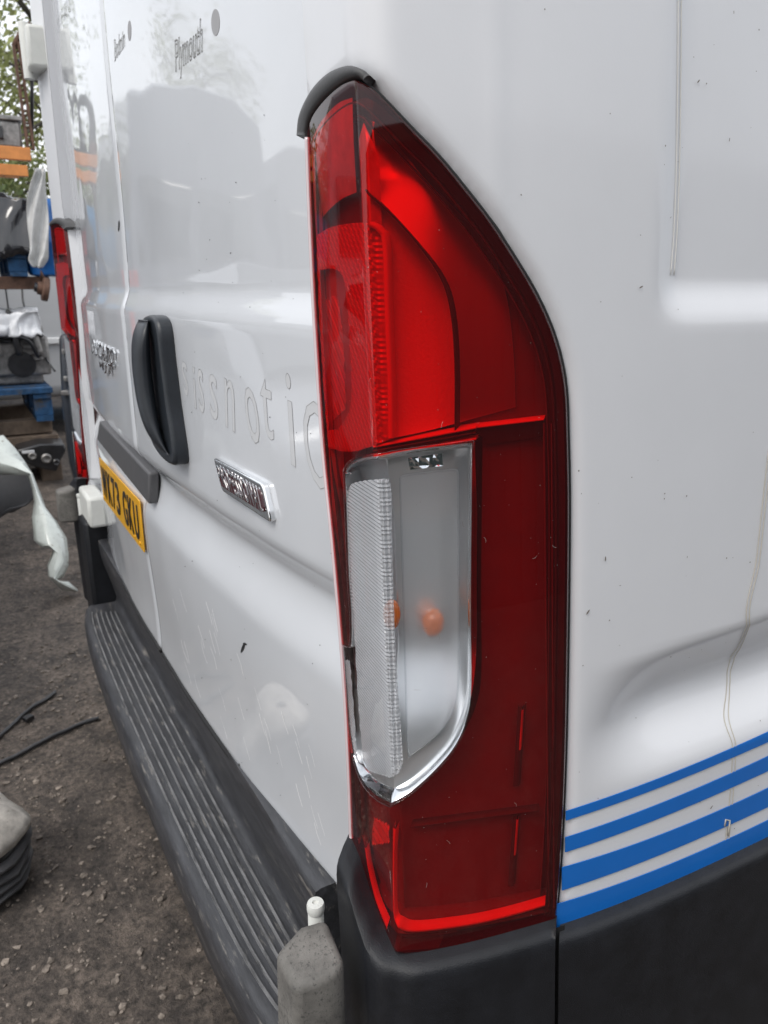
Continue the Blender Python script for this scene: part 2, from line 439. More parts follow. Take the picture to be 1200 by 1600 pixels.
# ---- blue vinyl stripes on the side
ST = [([(884, 1267), (960, 1242), (1037, 1213), (1144, 1169), (1200, 1142), (1290, 1100)], [(884, 1282), (960, 1256), (1037, 1227), (1144, 1184), (1200, 1159), (1290, 1118)]),
      ([(883, 1307), (960, 1283), (1037, 1255), (1144, 1206), (1200, 1180), (1290, 1138)], [(883, 1330), (960, 1306), (1037, 1277), (1144, 1229), (1200, 1203), (1290, 1162)]),
      ([(878, 1354), (960, 1331), (1037, 1303), (1144, 1257), (1200, 1229), (1290, 1186)], [(878, 1390), (960, 1364), (1037, 1333), (1144, 1287), (1200, 1259), (1290, 1217)]),
      ([(869, 1412), (960, 1384), (1037, 1354), (1144, 1309), (1200, 1279), (1290, 1236)], [(869, 1447), (960, 1422), (1037, 1391), (1144, 1343), (1200, 1314), (1290, 1272)])]
for a, b in ST:
    def fit(q_):
        q_ = [locS(*p) for p in q_]; k_ = np.polyfit([p.x for p in q_], [p.y for p in q_], 2); S_ = frange(q_[0].x, q_[-1].x, .008); return [Vector((t_, float(np.polyval(k_, t_)))) for t_ in S_]
    a = fit(a); b = fit(b); n_ = min(len(a), len(b)); a = a[:n_]; b = b[:n_]; vs = []
    n = len(a); K = 4
    for p, q in zip(a, b):
        for k in range(K + 1):
            t = p.lerp(q, k / K); vs.append(PS(t.x, max(t.y, zbot + .001), .0006))
    f = [(i * (K + 1) + k, i * (K + 1) + k + 1, (i + 1) * (K + 1) + k + 1, (i + 1) * (K + 1) + k) for i in range(n - 1) for k in range(K)]
    nb = len(vs)
    # thin turned edge all round
    rim = [i * (K + 1) for i in range(n)] + [(n - 1) * (K + 1) + k for k in range(1, K + 1)] + [i * (K + 1) + K for i in range(n - 2, -1, -1)] + [k for k in range(K - 1, 0, -1)]
    for i in rim: v = Vector(vs[i]); v.x -= .0009; vs.append(v)
    R_ = len(rim)
    f += [(rim[i], rim[(i + 1) % R_], nb + (i + 1) % R_, nb + i) for i in range(R_)]
    put(mesh_obj('vinyl_stripe', vs, f, M['blue'], None, False))
# ---- yellowed double edge of the vinyl wrap
for dx in (-2, 3):
    for pts in ([(1062, -60), (1061, 100), (1059, 250), (1055, 360), (1050, 430)], [(1203, 700), (1192, 800), (1183, 880), (1168, 965), (1152, 1015), (1138, 1052), (1137, 1080), (1142, 1130), (1147, 1168), (1145, 1210), (1141, 1260), (1136, 1310), (1131, 1345)]):
        q = cr([locS(x + dx, y) for x, y in pts], 6)
        put(tube('wrap_edge', [PS(p.x, p.y, .0001) for p in q], .0005, M['film2' if pts[0][1] < 0 else 'film'], n=6))
put(tube('wrap_blister', [PS(*locS(x, y), .001) for x, y in ((1131, 1290), (1133, 1280), (1139, 1281), (1138, 1292), (1136, 1305))], .0011, M['film'], n=6))

# ------------------------------------------------------------------ bumper, near corner
def zlow(s):   # height of the lamp's lower edge along the plan
    pts = [(-.19, .778), (-.12, .778), (-.097, .776), (-.07, .760), (-.04, .748), (-.015, .742), (0, .741), (.05, .742), (.12, .743), (.20, .742), (5, .742)]
    for (a, b), (c, d) in zip(pts, pts[1:]):
        if a <= s <= c: return b + (d - b) * (s - a) / (c - a)
    return .75
def bumper_skin(name, s0, s1, step, out, zend, top=0, endcap=True, m=None, shoulder=.012):
    prof = [(-.018, .0), (out * .45, -.001), (out * .8, -.004), (out * .94, -.008), (out, -.016), (out * 1.02, -.04), (out * 1.0, -.12), (out * .93, -.25), (out * .8, zend)]
    S = frange(s0, s1, step); vs, fs = [], []
    for s in S:
        for o_, dz in prof:
            zt = zlow(s) + top; z = zt + dz if dz > -.13 else max(.05, ZB + dz) if zend else zt + dz
            g = o_
            if s < 0: g = o_ * (1 + .9 * min(1, -s / .05)) if o_ > 0 else o_
            zz = z; q = P(s, zz, -g, .03)
            vs.append(q)
    K = len(prof)
    for i in range(len(S) - 1):
        for k in range(K - 1): fs.append((i * K + k, i * K + k + 1, (i + 1) * K + k + 1, (i + 1) * K + k))
    # ends folded inwards
    for i, sg in ((0, 1), (len(S) - 1, -1)):
        b = len(vs)
        for k in range(K):
            v = Vector(vs[i * K + k]); w_ = Vector((v.x, v.y, v.z))
            if i == 0: w_ += Vector((-.012 if k in (0, 1) else -.006, .03 if True else 0, 0)); w_.y = max(w_.y, .05)
            else: w_ += Vector((-.03, .003, 0))
            vs.append(w_)
        for k in range(K - 1): fs.append((i * K + k, b + k, b + k + 1, i * K + k + 1))
    o = mesh_obj(name, vs, fs, m or M['plastic'], None, True); o.data.set_sharp_from_angle(angle=math.radians(42)); return o
GAP = loc(871, 1456, -.012).x
corner = put(bumper_skin('bumper_corner', -.135, GAP - .002, .006, .017, -.42)); mirror_to_far(corner)
sidep = put(bumper_skin('bumper_side_panel', GAP + .002, 3.2, .03, .014, -.42, top=-.0125)); mirror_to_far(sidep)
# black joint behind the gap
put(mesh_obj('bumper_joint', [P(GAP - .008, .735, -.004), P(GAP + .008, .735, -.004), P(GAP + .008, .3, -.004), P(GAP - .008, .3, -.004)], [(0, 1, 2, 3)], M['gapdark']))

# ------------------------------------------------------------------ rear step
SX0, SX1 = -1.86, -.232
def sy(x): t = (x + 1.045) / .82; return .012 * t * t + .022 * abs(t) ** 9
def step():
    prof = [(.10, .622), (.022, .622), (.014, .619), (.012, .606), (.020, .55), (.040, .47), (.050, .425), (.046, .412), (.038, .41), (-.058, .41), (-.068, .409), (-.076, .402), (-.081, .39), (-.080, .35), (-.074, .30), (-.05, .28), (.05, .28)]
    X = frange(SX0, SX1, .02); vs, fs = [], []
    for x in X:
        for y, z in prof:
            w_ = .0014 * noise.noise(Vector((x * 6, y * 20, z * 9)))
            vs.append((x, y + w_ + (sy(x) if y < 0 else 0), z + w_))
    K = len(prof)
    for i in range(len(X) - 1):
        for k in range(K - 1): fs.append((i * K + k, (i + 1) * K + k, (i + 1) * K + k + 1, i * K + k + 1))
    fs.append(tuple(range(K))); fs.append(tuple((len(X) - 1) * K + k for k in range(K))[::-1])
    o = mesh_obj('rear_step', vs, fs, M['plastic_dusty'], None, True); o.data.set_sharp_from_angle(angle=math.radians(60)); return o
stp = put(step())
for k, y in enumerate((-.056, -.040, -.024, -.008, .008, .023)):
    a, b = SX0 + .06 + .006 * k, SX1 - .02
    X = frange(a, b, .02); vs, fs = [], []
    for x in X:
        yy = y + sy(x) * (1 - (y + .056) / .11); zz = .41 + .0008 * noise.noise(Vector((x * 6, yy * 20, .41 * 9)))
        for dy, dz in ((-.0022, -.001), (-.0012, .0045), (.0012, .0045), (.0022, -.001)): vs.append((x, yy + dy, zz + dz))
    for i in range(len(X) - 1):
        for q in range(3): fs.append((i * 4 + q, i * 4 + q + 1, (i + 1) * 4 + q + 1, (i + 1) * 4 + q))
    fs.append((0, 1, 2, 3)); e = (len(X) - 1) * 4; fs.append((e + 3, e + 2, e + 1, e))
    r_ = mesh_obj('tread_rib', vs, fs, M['rib']); sub(r_, stp)
be = put(boxob('bumper_end', (-.225, -.034, .28), (-.09, .12, .47), M['plastic'], None, .012)); put(boxob('bumper_end', (VW + .08, -.022, .28), (VW + .225, .12, .68), M['plastic'], None, .012))

# ------------------------------------------------------------------ rear doors
def door(x0, x1, name, near):
    NX = round((x1 - x0) / .011); ZS = frange(.612, 1.62, .008) + frange(1.63, 2.25, .03)[0:]
    vs, fs = [], []
    XS = list(range(NX + 1))
    for i_ in XS:
        for z in ZS:
            xe = xedge(z)
            xa, xb = (x0, xe) if near else (VW - xe, x1)
            x = xa + (xb - xa) * i_ / NX
            y = yR(x, z); e = min(x - xa, xb - x, z - ZS[0])
            y += .004 * max(0, 1 - e / .007) ** 2
            vs.append((x, y, z))
    K = len(ZS)
    for i in range(len(XS) - 1):
        for k in range(K - 1): fs.append((i * K + k, (i + 1) * K + k, (i + 1) * K + k + 1, i * K + k + 1))
    rim = [i * K for i in range(len(XS))] + [(len(XS) - 1) * K + k for k in range(1, K)] + [i * K + K - 1 for i in range(len(XS) - 2, -1, -1)] + [k for k in range(K - 2, 0, -1)]
    b = len(vs)
    for i in rim: x, y, z = vs[i]; vs.append((x, y + .03, z))
    n = len(rim)
    for i in range(n): fs.append((rim[i], b + i, b + (i + 1) % n, rim[(i + 1) % n]))
    o = mesh_obj(name, vs, fs, M['paint'], None, True); o.data.set_sharp_from_angle(angle=math.radians(50)); return o
XSEAM = -1.03
dR = put(door(XSEAM + .0025, -.196, 'rear_door', True)); dL = put(door(VW + .196, XSEAM - .0025, 'rear_door', False))
put(boxob('door_seal', (VW + .15, .088, .6), (-.15, .10, 2.25), M['gapdark']))
# sealing lip along the bottom of the doors
for a, b in ((VW + .125, XSEAM - .01), (XSEAM + .01, -.125)):
    put(tube('door_bottom_seal', [(x, yR(x, .62) + .004, .608) for x in frange(a, b, .05)], .006, M['gapdark']))

# ------------------------------------------------------------------ tail lamp
def sheet(name, outl, holes, m, d=0, r=0, step=.008, smooth=True, disp=None, parent=None, extra=None):
    bb = [min(p[0] for p in outl), max(p[0] for p in outl), min(p[1] for p in outl), max(p[1] for p in outl)]
    X = frange(bb[0], bb[1], step)
    if bb[0] < -.002 < .002 < bb[1]: X = frange(bb[0], -.003, step) + [-.0015, 0, .0015] + frange(.003, bb[1], step)
    Y = frange(bb[2], bb[3], step)
    V, F = cdt(outl, holes, X, Y, step * .3)
    vs = [P(v.x, v.y, d + (disp(v.x, v.y) if disp else 0), r) for v in V]
    o = mesh_obj(name, vs, F, m, None, smooth)
    return o
def strip(name, c, width, d0, d1, m, closed=False, dmid=None):
    """raised rib along a line of (s,z): width on the surface, from depth d1 (foot) to d0 (top)"""
    vs, fs = [], []; N = len(c)
    for i in range(N):
        a = c[(i - 1) % N] if closed or i else c[0]; b = c[(i + 1) % N] if closed or i < N - 1 else c[-1]
        t = (Vector(b) - Vector(a)); t = t.normalized() if t.length > 1e-9 else Vector((0, 1)); nn = Vector((t.y, -t.x)) * width / 2
        p = Vector(c[i])
        for q, d in ((p - nn, d1), (p - nn * .7, d0), (p + nn * .7, d0), (p + nn, d1)): vs.append(P(q.x, q.y, d))
    for i in range(N if closed else N - 1):
        j = (i + 1) % N
        for k in range(3): fs.append((i * 4 + k, i * 4 + k + 1, j * 4 + k + 1, j * 4 + k))
    return mesh_obj(name, vs, fs, m, None, True)
W_TOP = [(537, 737), (545, 724), (563, 716), (600, 710), (660, 700), (738, 691)]
W_RIGHT = [(738, 691), (737, 800), (736, 950), (737, 1075), (730, 1125), (712, 1167), (683, 1203), (645, 1238), (612, 1258)]
W_LEFT = [(612, 1258), (590, 1249), (572, 1232), (560, 1212), (551, 1185)]
W_L2 = [(551, 1185), (546, 1150), (541, 1090), (537, 1040), (534, 1008)]
W_L3 = [(534, 1008), (541, 1003), (542, 960), (538, 900), (535, 820), (537, 737)]
def sh_(pts, a, b): n_ = len(pts); return [Vector((p.x + a + (b - a) * i / (n_ - 1), p.y)) for i, p in enumerate(pts)]
WIN = resample(segs(L(W_TOP), L(W_RIGHT), L(W_LEFT), L(W_L2), sh_(L(W_L3), 0, 0)[:1] + [p + Vector((.010, 0)) for p in L(W_L3)[1:-1]] + L(W_L3)[-1:], k=4), .006)
lamp = sheet('tail_lamp', resample(offset(LENS, -.004), .01), [], M['reddeep'], d=.055, step=.02)
# side walls of the housing
o1 = offset(LENS, -.001); o2 = offset(LENS, -.004); n = len(LENS); vs = [P(p.x, p.y, .001) for p in o1] + [P(p.x, p.y, .055) for p in o2]
bmh = bmesh.new(); bmh.from_mesh(lamp.data); nb = [bmh.verts.new(v) for v in vs]
for i in range(n):
    j = (i + 1) % n; bmh.faces.new((nb[i], nb[j], nb[n + j], nb[n + i]))
bmh.to_mesh(lamp.data); bmh.free(); put(lamp)
lp = lamp
def lsub(o): o.parent = lamp; LAMPSUB.append(o); return o
LAMPSUB = []
lsub(sheet('red_lens', LENS, [WIN], M['redlens'], 0, .004, .007))
lsub(sheet('clear_lens', WIN, [], M['clearlens'], 0, .004, .007))
# rolled rim of the lens
lsub(mesh_obj('lens_rim', [P(p.x, p.y, d, .004) for d, oo in ((0, 0), (.0015, .0012), (.012, .0012)) for p in (offset(LENS, oo))],
     [(k * n + i, k * n + (i + 1) % n, (k + 1) * n + (i + 1) % n, (k + 1) * n + i) for k in range(2) for i in range(n)], M['redlens'], None, True))
# seam ring between red and clear plastic
bm = bmesh.new(); rd = random.Random(12)
for _ in range(240):
    s_, z_ = rd.uniform(-.2, .17), rd.uniform(.75, 1.5)
    if not inpoly(s_, z_, offset(LENS, -.004)): continue
    if rd.random() < .12:
        a0 = rd.uniform(0, 6.3); n_ = 6; cv = rd.uniform(-90, 90); pts_ = []
        for i in range(n_): pts_.append((s_, z_)); s_ += .0011 * math.cos(a0); z_ += .0011 * math.sin(a0); a0 += cv * .0011 * 3
        for (x0, y0), (x1, y1) in zip(pts_, pts_[1:]):
            d_ = Vector((y1 - y0, x0 - x1)).normalized() * .00010
            bm.faces.new([bm.verts.new(P(x, y, -.0003)) for x, y in ((x0 - d_.x, y0 - d_.y), (x0 + d_.x, y0 + d_.y), (x1 + d_.x, y1 + d_.y), (x1 - d_.x, y1 - d_.y))])
    else:
        r0 = rd.uniform(.00012, .00035); bm.faces.new([bm.verts.new(P(s_ + r0 * math.cos(t), z_ + r0 * math.sin(t), -.0003)) for t in [2 * math.pi * i / 6 for i in range(6)]])
du = lsub(bm_obj('lens_dust', bm, mat('pale_dust', (.42, .36, .34), .8))); du['kind'] = 'stuff'
lsub(strip('window_border', offset(WIN, .001), .0022, -.0002, .003, M['clearlens'], True))
# dark red inner floor with its inner rim lines
lsub(sheet('inner_floor', resample(offset(LENS, -.0045), .01), [resample(offset(WIN, .004), .01)], M['redback'], .024, 0, .012))
RIM = offset(LENS, -.013)
lsub(strip('inner_rim', RIM, .0022, .006, .024, M['reddeep'], True))
RIM2 = [p for p in offset(LENS, -.021)]
lsub(strip('inner_rim', RIM2, .0012, .012, .024, M['redback'], True))
# vertical wall lines near the right edge
for x0, x1 in ((850, 858), (862, 866)):
    lsub(strip('wall_line', [loc(x0 + (x1 - x0) * t, 660 + 770 * t, .012) for t in [k / 14 for k in range(15)]], .0018, .010, .024, M['lightpipe' if x0 < 860 and False else 'redback']))
# upper chamber: bright reflector curving away from the lens
UC = segs(L([(557, 172), (585, 190), (622, 232), (665, 282), (712, 328), (765, 385)], .012), L([(765, 385), (790, 470), (800, 560), (803, 640)], .012), L([(803, 640), (720, 662), (713, 664)], .012),
          L([(713, 664), (713, 570), (706, 490), (692, 436), (655, 382), (610, 330), (572, 297)], .012), L([(572, 297), (556, 300)], .012), k=4)
lsub(sheet('upper_reflector', resample(UC, .006), [], M['reflect'], 0, 0, .006, disp=lambda s, z: min(.0234, max(.006, .010 + .50 * (1 - ss(.0, .062, s)) * (z - 1.43) + .012 * ss(.01, .09, s)))))
MC = segs(L([(575, 303), (612, 337), (655, 385), (690, 438), (705, 490), (711, 570), (711, 664)], .012), L([(711, 664), (660, 676), (612, 684)], .012), L([(612, 684), (606, 560), (603, 400), (597, 365), (578, 345)], .012), k=4)
lsub(sheet('main_reflector', resample(MC, .005), [], M['bowl'], 0, 0, .005, disp=lambda s, z: max(.006, min(.0215, .010 + .005 * (1 - ((s - .075) / .05) ** 2) + .0075 * ss(1.16, 1.36, z)))))
lsub(strip('chamber_edge', cr(L([(572, 297), (612, 334), (655, 382), (691, 436), (706, 490), (712, 570), (712, 672)], .008), 5), .0018, .006, .024, M['reddeep']))
# prismatic optic wrapping the corner in the red part
PO = segs(L([(494, 368), (520, 354), (560, 348), (585, 352), (600, 368), (606, 395)], .005), L([(606, 395), (609, 500), (612, 600), (613, 685)], .005), L([(613, 685), (580, 698), (545, 706), (513, 700)], .005), L([(513, 700), (505, 600), (498, 480), (494, 368)], .005), k=4)
POH = segs(L([(500, 422), (520, 420), (534, 430), (541, 460), (545, 520), (549, 600), (547, 640)], .005), L([(547, 640), (530, 668), (514, 672)], .005), L([(514, 672), (507, 560), (500, 422)], .005), k=4)
M['prism'] = mat('prismatic_optic', (.55, .25, .25), .4, .2, coat=1)
lsub(sheet('prism_optic', resample(PO, .004), [resample(POH, .004)], M['prism'], 0, 0, .0022, smooth=False,
     disp=lambda s, z: .005 + (.0006 * math.sin(s * 1500 + z * 700) * math.sin(z * 1300 - s * 700) if s < .004 else .0007 * math.sin(s * 1250) + .0004 * math.sin(z * 1500))))
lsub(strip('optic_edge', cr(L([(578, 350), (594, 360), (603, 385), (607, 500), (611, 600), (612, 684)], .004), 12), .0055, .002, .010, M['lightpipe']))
lsub(sheet('optic_recess', resample(offset(POH, .001), .005), [], mat('deep_red_recess', (.28, .08, .08), .5), .0125, 0, .006))
RU = segs(L([(489, 222), (505, 192), (530, 165), (554, 155)], .010), L([(554, 155), (556, 300)], .010), L([(556, 300), (530, 312), (505, 335), (496, 350)], .010), L([(496, 350), (491, 290), (489, 222)], .010), k=4)
lsub(sheet('upper_reflector', resample([Vector((min(p.x, -.002), p.y)) for p in RU], .006), [], mat('mottled_reflector', (.62, .22, .22), .35, .4, var=.3, vscale=40), 0, 0, .006, disp=lambda s, z: .012 + .006 * math.sin((z - 1.3) * 22)))
lsub(sheet('ridge_reflector', [Vector(p) for p in ((-.016, 1.31), (.009, 1.31), (.009, 1.42), (.009, 1.47), (-.004, 1.495), (-.016, 1.485))], [], bpy.data.materials['mottled_reflector'], .0105, 0, .004))
PI = segs(L([(503, 470), (520, 462), (528, 480), (535, 560), (538, 640)], .008), L([(538, 640), (514, 662)], .008), L([(514, 662), (503, 470)], .008), k=4)
lsub(sheet('inner_optic', resample(PI, .004), [], M['prism'], 0, 0, .003, smooth=False, disp=lambda s, z: .012 + .0008 * math.sin(s * 1500 + z * 1500) * math.sin(z * 1300 - s * 900)))
# red shelf between chamber and window
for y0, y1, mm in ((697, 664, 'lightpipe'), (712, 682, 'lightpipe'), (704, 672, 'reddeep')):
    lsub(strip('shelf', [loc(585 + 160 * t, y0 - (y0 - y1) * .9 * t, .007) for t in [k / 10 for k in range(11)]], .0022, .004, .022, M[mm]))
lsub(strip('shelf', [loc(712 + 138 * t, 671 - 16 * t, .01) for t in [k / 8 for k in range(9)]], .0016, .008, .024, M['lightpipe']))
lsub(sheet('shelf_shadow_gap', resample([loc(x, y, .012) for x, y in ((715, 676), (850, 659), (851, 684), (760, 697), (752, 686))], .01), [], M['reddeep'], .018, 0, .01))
# lower chamber: pale strips stand in for daylight glowing in the edge walls
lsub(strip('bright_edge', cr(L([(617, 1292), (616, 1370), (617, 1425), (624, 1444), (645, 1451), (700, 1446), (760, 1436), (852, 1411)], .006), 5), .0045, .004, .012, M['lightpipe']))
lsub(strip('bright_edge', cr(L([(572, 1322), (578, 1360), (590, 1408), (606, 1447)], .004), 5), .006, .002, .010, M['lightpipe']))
lsub(strip('inner_rim', cr(L([(626, 1471), (660, 1470), (740, 1459), (858, 1430)], .008), 5), .0018, .012, .024, M['reddeep']))
lsub(sheet('corner_reflector', resample(L([(583, 1278), (607, 1290), (608, 1318), (580, 1322)], .006), .004), [], M['prism'], 0, 0, .003, smooth=False, disp=lambda s, z: .007 + .0012 * math.sin(z * 1500)))
lsub(strip('wall_line', [loc(640 + 200 * t, 1296 - 26 * t, .014) for t in [k / 8 for k in range(9)]], .0014, .016, .024, M['reddeep']))
for (xa, ya, yb) in ((811, 1112, 1238), (803, 1284, 1396)):
    q = [loc(xa + 2 - 8 * t, ya + (yb - ya) * t, .012) for t in [k / 8 for k in range(9)]]
    lsub(strip('vent_slot', q, .009, .019, .026, M['reddeep'])); lsub(strip('vent_slot_wall', [p + Vector((.002, 0)) for p in q[:5]], .0028, .014, .024, bpy.data.materials['mottled_reflector']))
# clear chamber
back = lsub(sheet('reflector_back', resample(offset(WIN, -.003), .008), [], M['satin'], 0, 0, .008, disp=lambda s, z: .036 - .025 * ss(1.06, .95, z) - .012 * ss(1.16, 1.23, z)))
BI = resample(offset(WIN, -.0085), .005); BO = resample(offset(WIN, -.0005), .005)
WN = resample(WIN, .004); nW = len(WN)
a0 = offset(WN, -.0008); a1 = offset(WN, -.0035); a2 = offset(WN, -.0075); a3 = offset(WN, -.0085)
rings = [(a0, .002), (a1, .004), (a2, .013), (a3, .034)]
lsub(mesh_obj('chrome_bezel', [P(p.x, p.y, d) for r_, d in rings for p in r_], [(k * nW + i, k * nW + (i + 1) % nW, (k + 1) * nW + (i + 1) % nW, (k + 1) * nW + i) for k in range(3) for i in range(nW)], M['chrome'], None, True))
M['ribclear'] = lensmat('ribbed_clear_optic', (.62, .63, .64), .12, body=(.8, .8, .82), bw=.5)
RO = segs(L([(544, 768), (550, 756), (575, 750), (600, 748), (608, 752), (611, 766)], .005), L([(611, 766), (614, 900), (620, 1050), (630, 1185)], .005), L([(630, 1185), (622, 1208), (600, 1212), (577, 1204), (567, 1188)], .005), L([(567, 1188), (560, 1100), (552, 960), (546, 860), (544, 768)], .005), k=4)
lsub(sheet('ribbed_optic', resample(RO, .0035), [], M['ribclear'], 0, .003, .0018, smooth=False,
     disp=lambda s, z: .005 + (.0007 * math.sin(z * 1750) if s < 0 else .0007 * math.sin(s * 1500) + .0005 * math.sin(z * 1500))))
RS = segs(L([(535, 1034), (546, 1032), (549, 1060), (555, 1140), (556, 1178)], .004), L([(556, 1178), (547, 1172), (541, 1130), (536, 1060), (535, 1034)], .004), k=4)
lsub(sheet('ribbed_optic', resample(RS, .0035), [], M['ribclear'], 0, 0, .0018, smooth=False, disp=lambda s, z: .004 + .0007 * math.sin(z * 1750)))
# frosted diffuser in front of bulb
m = bpy.data.materials.new('frosted_diffuser'); m.use_nodes = True; nn_ = m.node_tree.nodes; ll = m.node_tree.links; nn_.clear()
o_ = nn_.new('ShaderNodeOutputMaterial'); rf = nn_.new('ShaderNodeBsdfRefraction'); rf.inputs['Roughness'].default_value = .55; rf.inputs['IOR'].default_value = 1.24
df = nn_.new('ShaderNodeBsdfTranslucent'); df.inputs[0].default_value = (.8, .81, .83, 1); d2 = nn_.new('ShaderNodeBsdfPrincipled'); d2.inputs['Base Color'].default_value = (.66, .67, .69, 1); d2.inputs['Roughness'].default_value = .35
m1 = nn_.new('ShaderNodeMixShader'); m1.inputs[0].default_value = .10; m2 = nn_.new('ShaderNodeMixShader'); m2.inputs[0].default_value = .12
ll.new(rf.outputs[0], m1.inputs[1]); ll.new(df.outputs[0], m1.inputs[2]); ll.new(m1.outputs[0], m2.inputs[1]); ll.new(d2.outputs[0], m2.inputs[2]); ll.new(m2.outputs[0], o_.inputs[0])
M['frost'] = m
FR = segs(L([(624, 750), (628, 743), (660, 738), (710, 733), (717, 742)], .008), L([(717, 742), (717, 900), (717, 1060), (709, 1108), (692, 1140), (668, 1162), (644, 1180)], .008), L([(644, 1180), (637, 1176), (634, 1100), (630, 950), (624, 750)], .008), k=4)
FRr = resample(FR, .005)
lsub(sheet('frosted_diffuser', FRr, [], M['frost'], .0085, 0, .006))
lsub(strip('diffuser_edge', offset(FRr, -.0006), .0016, .0070, .0105, M['clearlens'], True))
def uv(name, c, r, m, sc=(1, 1, 1)):
    bm = bmesh.new(); bmesh.ops.create_uvsphere(bm, u_segments=24, v_segments=14, radius=r, matrix=Matrix.Translation(c) @ Matrix.Diagonal((*sc, 1))); return bm_obj(name, bm, m, None, True)
bs = loc(676, 968, .026)
lsub(uv('amber_bulb', P(bs.x, bs.y, .024), .0105, M['bulb'], (1, 1, 1.35)))
b2 = loc(612, 960, .026)
lsub(uv('amber_bulb', P(b2.x, b2.y, .026), .0085, M['bulb'], (1, 1, 1.8)))
TB = L([(637, 716), (690, 709), (692, 728), (640, 735)], .009)
lsub(sheet('reflector_tab', resample(TB, .004), [], M['chrome'], 0, 0, .003, smooth=False, disp=lambda s, z: .010 + .0008 * math.sin(s * 1500) * math.sin(z * 1500)))
CB = L([(628, 1060), (634, 1190), (648, 1200), (641, 1060)], .02)
# rubber gasket and cap lip over the lamp
def capstrip(outp, inp, d0, d1, name, m):
    a = cr(outp, 5); b = cr(inp, 5); vs = []; fs = []
    for p, q in zip(a, b):
        for pt, d in ((p, d1), (p, d0 + .002), (p.lerp(q, .25), d0), (p.lerp(q, .8), d0), (q, d0 + .003), (q, d1)): vs.append(P(pt.x, pt.y, d, .012))
    for i in range(len(a) - 1):
        for k in range(5): fs.append((i * 6 + k, i * 6 + k + 1, (i + 1) * 6 + k + 1, (i + 1) * 6 + k))
    fs.append(tuple(range(6))); e = (len(a) - 1) * 6; fs.append(tuple(e + k for k in range(6))[::-1])
    return mesh_obj(name, vs, fs, m, None, True)
cap = put(capstrip(L([(464, 212), (468, 180), (486, 143), (512, 116), (540, 104), (560, 106), (578, 118)]), L([(478, 212), (484, 185), (500, 159), (520, 139), (540, 125), (556, 120), (566, 126)]), -.003, .02, 'lamp_cap_lip', M['rubber']))
mirror_to_far(cap)
le = [p for p in LENS if p.x < -.088 and p.y < 1.505]; le.sort(key=lambda p: p.y)
LE_ = lsub(tube('lens_edge', [P(p.x - .0012, p.y, .0008) for p in le], .0028, mat('pale_lens_edge', (.66, .54, .56), .15, coat=1), n=8))
g = [p for p in offset(LENS, .0014)]; k0 = max(range(len(g)), key=lambda i: 1 if (g[i].x < -.085 and g[i - 1].x >= -.085) else 0)
g = [g[(k0 + i) % len(g)] for i in range(len(g))]; g = [p for p in g if not (p.x < -.088 and p.y < 1.50)]
gk = put(mesh_obj('lamp_gasket', *tube_mesh([P(p.x, p.y, .006, .01) for p in g], .0016, 6, False), M['gapdark'], None, True)); mirror_to_far(gk)
lampF = mirror_to_far(lamp)
for o in LAMPSUB:
    if o is not LE_ and o is not du: mirror_to_far(o, lampF)
for o in list(LAMPSUB): o.parent = lamp
for o in [lamp, lampF]:
    pass
for ob in COL.objects:
    if ob.parent in (lamp, lampF): ob.matrix_parent_inverse = Matrix.Identity(4)
# children of a part that carries a parent inverse sit in its local space = world space

# ------------------------------------------------------------------ hinges
def hinge_cap():
    top = [(-.072, -.100), (-.086, -.066), (-.078, -.040), (-.022, -.046), (-.014, -.060), (-.022, -.100)]
    bm = bmesh.new()
    rings = []
    for z, k, dz in ((.733, 1.0, 0), (.628, 1.06, 0)):
        cx, cy = -.05, -.068
        rings.append([bm.verts.new((cx + (x - cx) * k, cy + (y - cy) * k, z + (.010 * (y + .1) / .06 - .004) * (1 if z > .72 else 0))) for x, y in top])
    for a, b in zip(rings, rings[1:]):
        for i in range(6): bm.faces.new((a[i], b[i], b[(i + 1) % 6], a[(i + 1) % 6]))
    bm.faces.new(rings[0]); bm.faces.new(rings[-1][::-1]); bmesh.ops.recalc_face_normals(bm, faces=bm.faces)
    return bm_obj('hinge_cap', bm, M['dustcap'], None, bevel=.009, seg=4)
hc = put(hinge_cap()); mirror_to_far(hc, dy=.028)
pc = (-.1125, -.037, .716)
pin = put(lathe('hinge_pin', [(.0088, -.12), (.0088, -.004), (.0080, -.003), (.0080, -.001), (.0093, 0), (.0098, .003), (.0098, .008), (.0088, .0108), (.0035, .0115), (.003, .0095), (.0005, .0095)], pc, M['hingewhite'])); mirror_to_far(pin, dy=.026)
put(boxob('hinge_arm', (VW + .125, -.014, .68), (VW + .30, .04, .775), M['hingewhite'], bevel=.010))
# upper hinge, far side and near side alike
uh = boxob('upper_hinge', (-.235, -.022, 1.90), (-.085, .03, 2.0), M['hingewhite'], bevel=.009); put(uh); mirror_to_far(uh)
uk = lathe('hinge_knuckle', [(.0135, 0), (.0135, .13), (.012, .133), (.002, .134)], (-.165, -.018, 1.885), M['hingewhite']); put(uk); mirror_to_far(uk)

